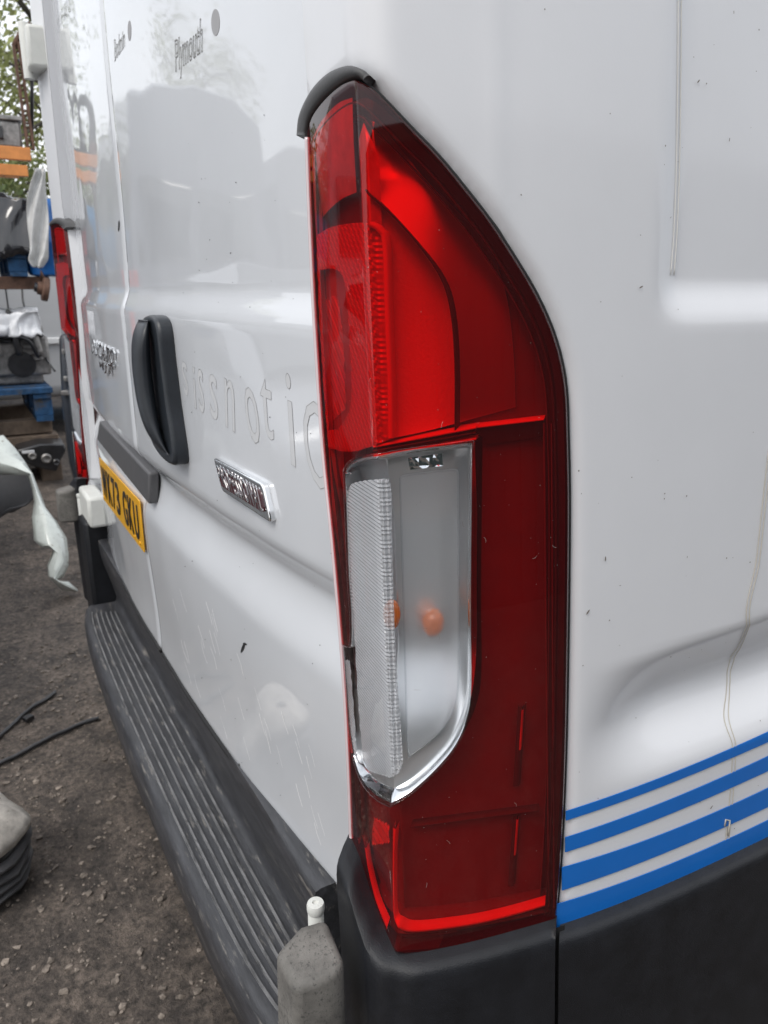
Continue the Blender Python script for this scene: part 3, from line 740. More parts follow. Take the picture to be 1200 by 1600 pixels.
# ------------------------------------------------------------------ door furniture
def slab(name, pts2, y_of, th, m, bevel=.002, mp=None):
    """extruded outline in (x,z) standing proud of the door by th"""
    bm = bmesh.new(); f0 = [bm.verts.new((p[0], y_of(p[0], p[1]), p[1])) for p in pts2]; f1 = [bm.verts.new((p[0], y_of(p[0], p[1]) - th, p[1])) for p in pts2]
    N = len(pts2)
    for i in range(N): bm.faces.new((f0[i], f0[(i + 1) % N], f1[(i + 1) % N], f1[i]))
    bm.faces.new(f0); bm.faces.new(f1[::-1]); bmesh.ops.recalc_face_normals(bm, faces=bm.faces)
    return bm_obj(name, bm, m, None, bevel=bevel, seg=3)
def xz(px, py, off=0): q = locR(px, py, off); return Vector((q.x, q.z))
# handle
HO = .026
ho = cr([xz(*p, HO) for p in ((214, 506), (223, 494), (235, 494), (243, 512), (250, 570), (259, 640), (270, 718), (262, 726), (246, 712), (232, 686), (221, 640), (213, 575), (209, 530))], 5, True)
hb = put(slab('door_handle', ho, lambda x, z: yR(x, z) + .002, .026, M['handle'], .006))
hi_ = cr([xz(*p, HO) for p in ((213, 530), (219, 522), (224, 540), (229, 580), (237, 640), (243, 676), (237, 684), (229, 665), (221, 625), (214, 570))], 4, True)
sub(slab('grip_recess', hi_, lambda x, z: yR(x, z), .0250, M['gapdark'], 0), hb)  # flat black slab paints the shade inside the grip recess
hg = [( (226, 500), .010), ((231, 520), .028), ((234, 560), .033), ((240, 610), .034), ((247, 660), .030), ((252, 690), .018), ((256, 706), .006)]
gv, gf = [], []
for (pp, off), hw_ in zip(hg, (.030, .034, .030, .027, .027, .030, .030)):
    c = xz(*pp, HO); y0 = yR(c.x, c.y) - .018
    for k in range(10):
        a = 2 * math.pi * k / 10; gv.append((c.x + hw_ * math.cos(a), y0 - off * .55 - off * .45 * math.sin(a) - .004, c.y))
for i in range(len(hg) - 1):
    for k in range(10): gf.append((i * 10 + k, i * 10 + (k + 1) % 10, (i + 1) * 10 + (k + 1) % 10, (i + 1) * 10 + k))
gf += [tuple(range(10)), tuple(60 + k for k in range(10))[::-1]]
gb = mesh_obj('grip_bar', gv, gf, M['handle'], None, True); gb.modifiers.new('sub', 'SUBSURF').render_levels = 2; sub(gb, hb)
# grey strip above number plate
pn = [xz(*p, .014) for p in ((157, 658), (236, 739), (235, 788), (153, 686))]
pnl = put(slab('plate_light_panel', pn, lambda x, z: yR(x, z) + .002, .020, M['panelgrey'], .005))
# number plate
pz0, pz1 = .840, .952; px0, px1 = -1.508, -1.035
def plate_y(x, z): return -.012 + .012 * 0
pl_ = put(boxob('number_plate', (px0, -.0085, pz0), (px1, -.0055, pz1), M['plate'], bevel=.0008))
def text_mesh(name, txt, size, m, fn, bold=0, outline=0, extrude=0, xsc=1, align='LEFT', res=4, norm=False, space=1):
    cu = bpy.data.curves.new(name, 'FONT'); cu.body = txt; cu.size = size; cu.resolution_u = res; cu.offset = bold; cu.align_x = align; cu.space_character = space
    if outline: cu.fill_mode = 'NONE'; cu.bevel_depth = outline; cu.bevel_resolution = 0
    elif extrude: cu.extrude = extrude
    ob = bpy.data.objects.new(name, cu); COL.objects.link(ob); bpy.context.view_layer.update()
    me = bpy.data.meshes.new_from_object(ob.evaluated_get(bpy.context.evaluated_depsgraph_get())); COL.objects.unlink(ob); bpy.data.objects.remove(ob)
    if norm:
        a_ = min(v.co.x for v in me.vertices); b_ = max(v.co.x for v in me.vertices); c_ = min(v.co.y for v in me.vertices); d_ = max(v.co.y for v in me.vertices)
        for v in me.vertices: v.co.x = (v.co.x - a_) / (b_ - a_); v.co.y = (v.co.y - c_) / (d_ - c_)
    for v in me.vertices: v.co = fn(v.co.x * xsc, v.co.y, v.co.z)
    me.materials.clear(); me.materials.append(m); me.name = name
    o = bpy.data.objects.new(name, me); COL.objects.link(o); return o
chs = 'WK73 GKU'; adv = []; cx_ = 0
for ch in chs: adv.append(cx_); cx_ += {'W': 1.30, '7': .88, '3': .92, ' ': .55}.get(ch, 1.0)
for ch, ax in zip(chs, adv):
  if ch != ' ':
    cw_ = {'W': 1.30, '7': .88, '3': .92}.get(ch, 1.0)
    tw = text_mesh('character', ch, 1, M['plateink'], lambda u, v, w_: Vector((px0 + .022 + (ax + u * (cw_ - .24)) * (px1 - px0 - .044) / (cx_ - .2), -.0095 - w_, pz0 + .016 + v * .080)), bold=.012, extrude=.0006, norm=True)
    sub(tw, pl_)
for x in (px0 + .02, -1.12, px1 - .03):
    s_ = sub(lathe('plate_screw', [(.004, 0), (.0038, .0015), (.001, .002)], (0, 0, 0), M['plate'], 10), pl_)
    s_.data.transform(Matrix.Translation((x, -.0085, pz0 + .012)) @ Matrix.Rotation(math.pi / 2, 4, 'X'))
# chrome badge with raised word
bdp = [xz(*p, .010) for p in ((331, 715), (408, 757), (421, 818), (345, 768))]
def quadp(q, u, v): return (q[3] * (1 - u) + q[2] * u) * (1 - v) + (q[0] * (1 - u) + q[1] * u) * v
bx0 = min(p.x for p in bdp); bx1 = max(p.x for p in bdp); 
bq = [Vector((-.565, 1.137)), Vector((-.352, 1.137)), Vector((-.340, 1.090)), Vector((-.553, 1.090))]
bq = bdp
def rr(q, ins, k=6):
    """rounded quad outline in (x,z); q is top-left, top-right, bottom-right, bottom-left"""
    iu, iv = ins, ins * 3.4; C4 = [quadp(q, iu, 1 - iv), quadp(q, 1 - iu, 1 - iv), quadp(q, 1 - iu, iv), quadp(q, iu, iv)]; o = []; r_ = .008
    for i in range(4):
        c = C4[i]; a = (C4[i - 1] - c).normalized(); b = (C4[(i + 1) % 4] - c).normalized()
        p0 = c + a * r_; p2 = c + b * r_
        for j in range(k): t = j / (k - 1); o.append(p0 * (1 - t) ** 2 + c * 2 * t * (1 - t) + p2 * t * t)
    return o
badge = put(slab('badge', rr(bq, 0), lambda x, z: yR(x, z) + .001, .0095, M['chrome'], .0025))
sub(slab('badge_face', rr(bq, .06), lambda x, z: yR(x, z), .0102, M['badgered'], 0), badge)
def fbadge(u, v, w_):
    q = quadp(bq, .07 + u * .86, .22 + v * .62); return Vector((q.x, yR(q.x, q.y) - .0104 - w_, q.y))
bt = text_mesh('badge_lettering', 'PROFESSIONAL', 1, M['chrome'], lambda u, v, w_: fbadge(u, v, w_), extrude=.0004, res=3, bold=.0, norm=True, space=1.12)
sub(bt, badge)
# chrome model letters on far door
def fl(u, v, w_, q):
    a = quadp(q, u, v); return Vector((a.x, yR(a.x, a.y) - .004 - w_, a.y))
q1 = [xz(*p, .004) for p in ((145, 530), (181, 548), (178, 573), (145, 552))]
t1 = put(text_mesh('model_badge', 'DUCATO', 1, M['chrome'], lambda u, v, w_: fl(u, v, w_, q1), extrude=.0018, res=2, bold=.01, norm=True, space=1.1))
q2 = [xz(*p, .004) for p in ((156, 564), (178, 571), (176, 592), (157, 577))]
t2 = put(text_mesh('model_badge', 'MJT', 1, M['chrome'], lambda u, v, w_: fl(u, v, w_, q2), extrude=.0018, res=2, bold=.01, norm=True, space=1.1))
# ghosts of removed lettering
def ghost(txt, q, W, H=.72, outline=.0006, fill=True):
    def mp(off):
        def f(u, v, w_):
            a = quadp(q, u / W, v / H); return Vector((a.x, yR(a.x, a.y) - off, a.y))
        return f
    sc = max(1e-6, (q[1] - q[0]).length / W)
    o = text_mesh('ghost_lettering', txt, 1, M['ghostline'], mp(.0005), outline=outline / sc, res=3)
    put(o)
    if fill:
        g_ = text_mesh('lettering_residue', txt, 1, M['ghost'], mp(.0003), res=3); sub(g_, o)
Q = lambda *pp: [xz(*p) for p in pp]
ghost('Plymouth', Q((273, 62), (329, 14), (327, 72), (274, 112)), 4.6, outline=.0005, fill=False)
ghost('Bodmin', Q((178, 62), (199, 38), (199, 66), (179, 96)), 3.7, outline=.0006, fill=False)
ghost('ross and', Q((88, 20), (122, -42), (121, 4), (90, 52)), 4.4, outline=.0008, fill=False)
for (cx, cy, rx, ry) in ((337, 35, 6.5, 21), (202.5, 48, 2.7, 16)):
    c = [xz(cx + rx * math.cos(a), cy + ry * math.sin(a)) for a in [2 * math.pi * i / 28 for i in range(28)]]
    put(slab('ghost_dot', c, lambda x, z: yR(x, z) + .0002, .0006, mat('ghost_dot_grey', (.33, .33, .34), .6), 0))
for t_, q, W_ in (('s', ((281, 556), (298, 562), (300, 625), (287, 612)), .55), ('i', ((299, 565), (306, 567), (310, 640), (303, 636)), .25), ('s', ((307, 565), (322, 572), (326, 650), (311, 640)), .55),
               ('s', ((324, 571), (347, 585), (350, 665), (328, 648)), .55), ('n', ((348, 577), (372, 590), (374, 680), (351, 664)), .6), ('o', ((376, 588), (402, 600), (414, 700), (388, 684)), .62),
               ('t', ((405, 592), (426, 600), (430, 690), (412, 678)), .36), ('i', ((441, 566), (458, 572), (470, 735), (451, 722)), .25), ('O', ((466, 622), (515, 628), (522, 776), (480, 748)), .8)):
    ghost(t_, Q(*q), W_, .7 if t_ in 'iO' else .52, outline=.00018)
# paint chips and scratches on the doors
bm = bmesh.new()
def chip(px, py, a, b, rot):
    c = [xz(px + a * math.cos(t) * math.cos(rot) - b * math.sin(t) * math.sin(rot), py + a * math.cos(t) * math.sin(rot) + b * math.sin(t) * math.cos(rot)) for t in [2 * math.pi * i / 8 for i in range(8)]]
    bm.faces.new([bm.verts.new((p.x, yR(p.x, p.y) - .0005, p.y)) for p in c])
for a in ((380, 1012, 2.2, 9, .35), (383, 1006, 3.5, 1.6, .4), (186, 353, 1.3, 9, .05), (374, 1195, 1, 2.5, 0)): chip(*a)
for _ in range(60):
    x = random.uniform(280, 525); y = random.uniform(150, 1250)
    chip(x, y, random.uniform(.3, .8), random.uniform(.3, 1.0), 0)
put(bm_obj('paint_chips', bm, M['gapdark']))['kind'] = 'stuff'
bm = bmesh.new()
for _ in range(34):
    x = random.uniform(270, 500); y0 = 880 + (x - 240) * 1.15 + random.uniform(-40, 120)
    p = [xz(x + 5 * i + random.uniform(-1, 1), y0 + 18 * i) for i in range(3)]
    for a, b in zip(p, p[1:]):
        if a.y < .63 or b.y < .63: continue
        nrm = Vector((b.y - a.y, a.x - b.x)).normalized() * random.uniform(.0003, .0009)
        bm.faces.new([bm.verts.new((q.x, yR(q.x, q.y) - .0004, q.y)) for q in (a - nrm, a + nrm, b + nrm, b - nrm)])
put(bm_obj('door_scuffs', bm, mat('pale_scuff', (.85, .85, .85), .8)))['kind'] = 'stuff'
# specks and hair-line marks on the side panel
bm = bmesh.new()
for _ in range(150):
    s = random.uniform(.0, .5); z = random.uniform(.76, 1.9)
    if inpoly(s, z, offset(LENS, .01)): continue
    r0 = random.uniform(.0003, .0009); a0 = random.uniform(0, 6); st = random.choice((1, 1, 1, 3.5))
    ps = [(s + r0 * st * math.cos(t) * math.cos(a0) - r0 * math.sin(t) * math.sin(a0), z + r0 * st * math.cos(t) * math.sin(a0) + r0 * math.sin(t) * math.cos(a0)) for t in [2 * math.pi * i / 6 for i in range(6)]]
    bm.faces.new([bm.verts.new(PS(x, y, .0005)) for x, y in ps])
put(bm_obj('grime_specks', bm, mat('grime', (.16, .14, .12), .8)))['kind'] = 'stuff'

# ------------------------------------------------------------------ ground
M['ground'] = mat('oily_yard_ground', (.118, .098, .084), .9)
def ground_mat(m):
    n = m.node_tree.nodes; l = m.node_tree.links; b = n['Principled BSDF']; t = n.new('ShaderNodeTexCoord')
    def noi(sc, det=8, ro=.7):
        q = n.new('ShaderNodeTexNoise'); q.inputs['Scale'].default_value = sc; q.inputs['Detail'].default_value = det; q.inputs['Roughness'].default_value = ro
        l.new(t.outputs['Object'], q.inputs['Vector']); return q
    a = noi(1.3); r = n.new('ShaderNodeValToRGB'); e = r.color_ramp.elements
    e[0].position = .3; e[0].color = (.048, .043, .041, 1); e[1].position = .7; e[1].color = (.142, .124, .110, 1)
    l.new(a.outputs['Fac'], r.inputs['Fac'])
    c0 = noi(9, 7, .75); r0 = n.new('ShaderNodeValToRGB'); e = r0.color_ramp.elements
    e[0].position = .36; e[0].color = (.42, .42, .43, 1); e[1].position = .62; e[1].color = (1.3, 1.27, 1.24, 1); l.new(c0.outputs['Fac'], r0.inputs['Fac'])
    c = noi(55, 6, .8); r2 = n.new('ShaderNodeValToRGB'); e = r2.color_ramp.elements
    e[0].position = .32; e[0].color = (.18, .18, .18, 1); e[1].position = .68; e[1].color = (2.3, 2.15, 2.0, 1)
    l.new(c.outputs['Fac'], r2.inputs['Fac'])
    mx = n.new('ShaderNodeMixRGB'); mx.blend_type = 'MULTIPLY'; mx.inputs[0].default_value = 1; l.new(r.outputs[0], mx.inputs[1]); l.new(r2.outputs[0], mx.inputs[2])
    mq = n.new('ShaderNodeMixRGB'); mq.blend_type = 'MULTIPLY'; mq.inputs[0].default_value = 1; l.new(mx.outputs[0], mq.inputs[1]); l.new(r0.outputs[0], mq.inputs[2]); mx = mq
    v = n.new('ShaderNodeTexVoronoi'); v.inputs['Scale'].default_value = 60; l.new(t.outputs['Object'], v.inputs['Vector'])
    mr = n.new('ShaderNodeMapRange'); mr.inputs['From Min'].default_value = .16; mr.inputs['From Max'].default_value = .08; l.new(v.outputs['Distance'], mr.inputs['Value'])
    gt = n.new('ShaderNodeMath'); gt.operation = 'GREATER_THAN'; gt.inputs[1].default_value = .86
    sp = n.new('ShaderNodeSeparateColor'); l.new(v.outputs['Color'], sp.inputs[0]); l.new(sp.outputs[0], gt.inputs[0])
    mm = n.new('ShaderNodeMath'); mm.operation = 'MULTIPLY'; l.new(mr.outputs[0], mm.inputs[0]); l.new(gt.outputs[0], mm.inputs[1])
    m2 = n.new('ShaderNodeMixRGB'); m2.inputs[2].default_value = (.30, .265, .22, 1); l.new(mm.outputs[0], m2.inputs[0]); l.new(mx.outputs[0], m2.inputs[1])
    l.new(m2.outputs[0], b.inputs['Base Color'])
    bp = n.new('ShaderNodeBump'); bp.inputs['Strength'].default_value = .9; bp.inputs['Distance'].default_value = .012
    l.new(c.outputs['Fac'], bp.inputs['Height']); l.new(bp.outputs[0], b.inputs['Normal'])
    rr_ = n.new('ShaderNodeMapRange'); rr_.inputs['To Min'].default_value = .45; rr_.inputs['To Max'].default_value = .95; l.new(a.outputs['Fac'], rr_.inputs['Value']); l.new(rr_.outputs[0], b.inputs['Roughness'])
ground_mat(M['ground'])
def gz(x, y): return .010 * noise.noise(Vector((x * 2.2, y * 2.2, 0))) + .006 * noise.noise(Vector((x * 9, y * 9, 5))) + .0035 * noise.noise(Vector((x * 31, y * 31, 9)))
gx = [-200, -60, -25, -14] + frange(-9, -4, .12) + frange(-3.95, -.3, .022) + [0, 1, 3, 10, 60, 200]; gy = [-200, -60, -20, -8, -3] + frange(-1.4, .5, .022) + [.9, 1.6, 3, 8, 25, 70, 200]
vs = [(x, y, gz(x, y) if -9 <= x <= -.3 and -1.4 <= y <= .5 else 0) for x in gx for y in gy]
K = len(gy); fs = [(i * K + k, (i + 1) * K + k, (i + 1) * K + k + 1, i * K + k + 1) for i in range(len(gx) - 1) for k in range(K - 1)]
mesh_obj('ground', vs, fs, M['ground'], None, True, 'structure')
# loose stones and litter, too many to count
_b = bmesh.new(); bmesh.ops.create_icosphere(_b, subdivisions=1, radius=1); IV = [v.co.copy() for v in _b.verts]; IFc = [tuple(v.index for v in f.verts) for f in _b.faces]; _b.free()
vs, fs = [], []
for _ in range(5200):
    x = -random.uniform(.7, 2.6) if random.random() < .7 else -random.uniform(2.6, 6); y = random.uniform(-.95, .35)
    r0 = random.choice((.002, .003, .004, .005, .009)) * random.uniform(.6, 1.3)
    mt = Matrix.Translation((x, y, gz(x, y) + r0 * .2)) @ Matrix.Rotation(random.uniform(0, 6), 4, 'Z') @ Matrix.Diagonal((r0, r0 * random.uniform(.5, 1), r0 * random.uniform(.3, .7), 1)); b = len(vs)
    vs += [mt @ v + Vector((random.uniform(-1, 1), random.uniform(-1, 1), random.uniform(-1, 1))) * r0 * .22 for v in IV]; fs += [tuple(q + b for q in f) for f in IFc]
mesh_obj('gravel', vs, fs, mat('yard_gravel', (.19, .16, .135), .9, var=.85, vscale=40), kind='stuff')

# ------------------------------------------------------------------ yard behind and beside the van
def bgp(px, py, X): return hit(px, py, 0, X)
M['palletblue'] = mat('worn_blue_paint', (.012, .062, .15), .75, var=.6, vscale=18, dirt=(.06, .055, .05), dscale=9, dthr=.52, dsoft=.1)
M['orange'] = mat('orange_rack_paint', (.62, .235, .06), .5, var=.2, vscale=14, dirt=(.2, .09, .04), dscale=20, dthr=.62)
M['rust'] = mat('rusty_steel', (.115, .062, .042), .8, var=.5, vscale=16, bump=.6, bscale=120)
M['oldwood'] = mat('old_timber', (.155, .115, .085), .85, var=.4, vscale=12)
M['cast'] = mat('dirty_cast_alloy', (.27, .26, .25), .5, .55, var=.5, vscale=22, bump=.5, bscale=90)
M['blackpart'] = mat('oily_black_plastic', (.02, .02, .022), .35, var=.5, vscale=18, coat=.3)
M['film_w'] = mat('clear_white_film', (.72, .73, .75), .22, var=.15, vscale=14, coat=.6)
M['film_b'] = mat('black_bin_film', (.015, .015, .018), .16, coat=.8)
M['film_g'] = mat('grey_stretch_film', (.50, .50, .49), .3, var=.25, vscale=9, coat=.5)
M['barrel'] = mat('blue_drum_plastic', (.015, .12, .38), .35, var=.15, vscale=8)
M['tyre'] = mat('tyre_rubber', (.02, .02, .021), .75, bump=.5, bscale=80)
M['carwhite'] = mat('parked_van_paint', (.50, .51, .52), .4, coat=.6, var=.05, vscale=3)
M['glass'] = mat('dark_glass', (.02, .025, .03), .06, coat=1)
M['wing'] = mat('white_green_wing_paint', (.60, .64, .60), .35, coat=.5, var=.15, vscale=12, dirt=(.2, .18, .14), dscale=26, dthr=.6, dsoft=.06)
M['container'] = mat('blue_container_paint', (.02, .20, .40), .55, var=.2, vscale=2)
M['redplain'] = mat('red_lamp_plastic', (.42, .012, .012), .2, coat=1)

def pallet(loc_, L_, W_, H_, label, group):
    t = empty('pallet', loc_, label, 'pallet', group)
    bh = H_ * .16
    for k in range(7):
        a = -W_ / 2 + (k + .5) * W_ / 7
        bm = bmesh.new(); abox(bm, (0 - L_ / 2 + .05 + (L_ - .1) * k / 6, 0, H_ - bh / 2), (L_ / 9, W_, bh * random.uniform(.9, 1.1))); bm_obj('deck_board', bm, M['palletblue'], t)
    for i in range(3):
        y = (-W_ / 2 + .07, 0, W_ / 2 - .07)[i]
        bm = bmesh.new(); abox(bm, (0, y, bh / 2), (L_, .11, bh)); bm_obj('bottom_board', bm, M['palletblue'], t)
        bm = bmesh.new(); abox(bm, (0, y, H_ - bh * 1.5), (L_, .12, bh * .95)); bm_obj('stringer_board', bm, M['palletblue'], t)
        for x in (-L_ / 2 + .08, 0, L_ / 2 - .08):
            bm = bmesh.new(); abox(bm, (x, y, H_ / 2 - bh * .5), (.13, .12, H_ - bh * 3)); bm_obj('block', bm, M['palletblue'], t, bevel=.005)
    return t
def engine(loc_, s, label, group, seed, rz=0):
    rd = random.Random(seed); t = empty('engine', loc_, label, 'engine', group, rz)
    bm = bmesh.new(); abox(bm, (0, 0, .22 * s), (.42 * s, .62 * s, .30 * s)); abox(bm, (0, 0, .09 * s), (.34 * s, .5 * s, .18 * s)); abox(bm, (.02 * s, .0, .40 * s), (.30 * s, .58 * s, .12 * s))
    bm_obj('block', bm, M['cast'], t, bevel=.02 * s)
    bm = bmesh.new(); abox(bm, (0, 0, .50 * s), (.26 * s, .52 * s, .09 * s)); bm_obj('rocker_cover', bm, M['blackpart'], t, bevel=.03 * s, seg=3)
    for k in range(4):
        y = -.21 * s + k * .14 * s
        p = cr([(.12 * s, y, .46 * s), (.24 * s, y, .47 * s), (.31 * s, y, .38 * s), (.30 * s, y + .02, .24 * s)], 5)
        tube('manifold_runner', p, .026 * s, M['cast'] if k % 2 else M['blackpart'], t)
    for k in range(5):
        bm = bmesh.new(); abox(bm, (.225 * s, .20 * s - k * .012 * s, (.20 + .045 * k) * s), (.05 * s, .11 * s, .022 * s)); bm_obj('cooling_fin', bm, M['cast'], t, bevel=.004)
    for (y, z, r) in ((.1, .16, .10), (-.14, .20, .07), (-.26, .34, .05)):
        o = lathe('pulley', [(r * s * .3, 0), (r * s, .004), (r * s, .016), (r * s * .86, .024), (r * s, .032), (r * s, .05), (r * s * .4, .052)], (0, 0, 0), M['blackpart'] if r > .06 else M['cast'], 20)
        o.data.transform(Matrix.Translation((.20 * s, y * s, z * s)) @ Matrix.Rotation(math.pi / 2, 4, 'Y')); o.parent = t
    for k in range(5):
        a = Vector((rd.uniform(-.1, .25), rd.uniform(-.28, .28), rd.uniform(.3, .55))) * s; b = Vector((rd.uniform(.1, .3), rd.uniform(-.3, .3), rd.uniform(.1, .5))) * s
        mi = (a + b) / 2 + Vector((.1, rd.uniform(-.1, .1), rd.uniform(.02, .14))) * s
        tube('hose', cr([a, mi, b], 8), rd.uniform(.008, .018) * s, M['blackpart'], t)
    o = lathe('alternator', [(.02, 0), (.06 * s, .0), (.068 * s, .02), (.068 * s, .09 * s), (.055 * s, .11 * s), (.02 * s, .12 * s)], (0, 0, 0), M['cast'], 18)
    o.data.transform(Matrix.Translation((.20 * s, -.16 * s, .42 * s)) @ Matrix.Rotation(math.pi / 2, 4, 'X')); o.parent = t
    return t
def drape(name, c, sx, sy, top, drop, m, seed, lab, cat, group=None, crumple=.03):
    """sheet lying over something, hanging at the sides"""
    N = 46; vs = []
    for i in range(N + 1):
        for j in range(N + 1):
            u = (i / N - .5) * 2; v = (j / N - .5) * 2; r = max(abs(u), abs(v)) ** 1
            e = max(0, (r - .62) / .38); x = u * (.62 + min(r, .62) * 0) if r > .62 else u; y = v if r <= .62 else v
            k = 1 if r <= .62 else .62 / r * (1 + .10 * e)
            q = Vector((u * k * 1.6 * sx / 2, v * k * 1.6 * sy / 2, top - drop * e ** 1.3 - .12 * drop * r * r))
            nv = noise.noise_vector(Vector((u * 3.1 + seed, v * 3.1, seed))) * crumple + noise.noise_vector(Vector((u * 8 + seed, v * 8, seed * 2))) * crumple * .45
            vs.append(q + nv)
    K = N + 1; fs = [(i * K + j, (i + 1) * K + j, (i + 1) * K + j + 1, i * K + j + 1) for i in range(N) for j in range(N)]
    o = mesh_obj(name, vs, fs, m, None, True); o.location = c
    sm = o.modifiers.new('thick', 'SOLIDIFY'); sm.thickness = .002
    tag(o, lab, cat, group); return o

XR = -5.45
# rack: rusty lower beam, orange upper beams, lattice post
rack = empty('storage_rack', (XR - .4, -.2, 0), 'steel storage rack with orange upper beams and rusty lower beam holding engines', 'rack')
def ro(o): o.parent = rack; o.matrix_parent_inverse = Matrix.Translation(Vector(rack.location)).inverted(); return o
yr = .36
for X in (XR, XR - .95):
    ro(boxob('orange_beam', (X - .05, -.68, 2.185), (X, yr - .02, 2.265), M['orange'], bevel=.004))
    if X == XR: ro(boxob('orange_beam', (X - .052, -.68, 2.085), (X - .002, yr - .05, 2.155), M['orange'], bevel=.004))
    ro(boxob('rusty_beam', (X - .06, -.68, 1.36), (X, yr, 1.445), M['rust'], bevel=.004))
for X in (XR - .06, XR - .9):
    for y in (-.63,):
        ro(boxob('upright', (X - .05, y - .04, 0), (X, y + .04, 2.35), M['rust'], bevel=.003))
# lattice post of perforated steel above the beams
lat = empty('lattice_post', bgp(50, 236, XR - .1), 'rusty perforated steel post rising above the orange rack beams against the trees', 'post')
lat.location.z = 2.266
def wl(o, par): o.parent = par; o.matrix_parent_inverse = Matrix.Translation(Vector(par.location)).inverted(); return o
for (pa, pb) in (((21, 70), (44, 236)), ((29, 66), (53, 236))):
    a = bgp(*pa, XR - .1); b = bgp(*pb, XR - .1); b.z = 2.266
    bm = bmesh.new(); d = a - b; R3 = d.to_track_quat('Z', 'Y').to_matrix(); abox(bm, (a + b) / 2, (.03, .017, d.length), R3); wl(bm_obj('rail', bm, M['rust']), lat)
for k in range(17):
    t = (k + .5) / 17; a = bgp(21 + 23 * t, 70 + 166 * t, XR - .1); b = bgp(29 + 24 * t, 66 + 170 * t, XR - .1)
    wl(tube('rung', [a, b + Vector((0, 0, .012 * (1 if k % 2 else -1)))], .007, M['rust'], n=6), lat)
wl(tube('brace', [bgp(22, 72, XR - .1), bgp(38, 40, XR - .12), bgp(47, 38, XR - .14)], .018, M['rust'], n=6), lat)
wl(tube('brace', [bgp(45, 45, XR - .1), bgp(50, 120, XR - .12), bgp(50, 228, XR - .14)], .012, M['blackpart'], n=6), lat)
wl(tube('stay_rod', [bgp(29, 92, XR - .1), bgp(40, 105, XR - .1), bgp(50, 128, XR - .1)], .014, M['panelgrey'], n=6), lat)
# grey lump of cast parts on the upper beams
cb = empty('gearbox', (XR - .35, bgp(12, 220, XR).y, 2.267), 'grey gearbox housing lying on the orange rack beams', 'gearbox')
bm = bmesh.new(); abox(bm, (0, -.02, .085), (.5, .24, .17)); wb = bm_obj('casing', bm, M['cast'], cb, bevel=.02)
bm = bmesh.new(); abox(bm, (.262, -.06, .09), (.03, .09, .08)); bm_obj('cover', bm, M['blackpart'], cb, bevel=.006)
bm = bmesh.new(); abox(bm, (0, -.02, .186), (.52, .27, .03)); bm_obj('flange', bm, M['cast'], cb, bevel=.006)
# blue pallet and black wrapped engine on lower beam
pallet((XR - .45, -.20, 1.446), 1.0, .88, .17, 'blue pallet on the rusty rack beam under the black wrapped engine', 'blue pallets')
engine((XR - .36, -.02, 1.617), .70, 'engine half hidden in black film on the upper blue pallet', 'used engines', 3)
drape('black_film', (XR - .30, .0, 1.62), .72, .62, .34, .34, M['film_b'], 4, 'black plastic film wrapped over the engine on the upper pallet', 'plastic film', crumple=.05)
# barrel with hanging grey film
bx = bgp(60, 330, XR + .12); 
br = lathe('plastic_drum', [(.10, 0), (.14, .01), (.15, .03), (.152, .2), (.158, .21), (.158, .24), (.152, .25), (.15, .44), (.145, .47), (.12, .50), (.06, .51), (.02, .512)], (0, 0, 0), M['barrel'], 28)
br.location = (XR - .06, bx.y + .055, 1.446); tag(br, 'blue plastic drum standing on the rack end beside the van pillar', 'drum')
fl_ = []
rows = [((54, 262), (70, 262)), ((46, 290), (72, 290)), ((40, 320), (74, 322)), ((41, 350), (75, 352)), ((45, 375), (76, 380)), ((47, 395), (76, 402)), ((42, 403), (74, 410)), ((52, 418), (66, 420))]
vs = []; KK = 9
for a, b in rows:
    for k in range(KK):
        t = k / (KK - 1); q = bgp(a[0] + (b[0] - a[0]) * t, a[1] + (b[1] - a[1]) * t, XR + .15 + .03 * math.sin(t * 9 + a[1] * .05)); q += noise.noise_vector(q * 14) * .014; vs.append(q)
fs = [(i * KK + k, (i + 1) * KK + k, (i + 1) * KK + k + 1, i * KK + k + 1) for i in range(len(rows) - 1) for k in range(KK - 1)]
o = mesh_obj('stretch_film', vs, fs, M['film_g'], None, True); sm = o.modifiers.new('sub', 'SUBSURF'); sm.levels = 2; sm.render_levels = 2; sm = o.modifiers.new('thick', 'SOLIDIFY'); sm.thickness = .004
tag(o, 'dirty grey stretch film hanging down over the blue drum', 'plastic film')
# wheel hub hanging at the rack end
q = bgp(71, 452, XR + .1); hub = empty('brake_disc', q, 'dark rusty brake disc hanging at the rack end above the pale van side', 'brake disc')
o = lathe('disc', [(.02, -.02), (.075, -.02), (.08, -.015), (.08, .015), (.075, .02), (.045, .022), (.043, .05), (.02, .052)], (0, 0, 0), M['rust'], 26); o.data.transform(Matrix.Rotation(math.radians(78), 4, 'X')); o.parent = hub
o = lathe('hub', [(.015, .05), (.03, .052), (.03, .07), (.01, .072)], (0, 0, 0), M['blackpart'], 14); o.data.transform(Matrix.Rotation(math.radians(78), 4, 'X')); o.parent = hub
tube('hanger', [(0, 0, .07), (-.03, -.01, .12), (-.06, -.02, .03)], .006, M['rust'], hub)
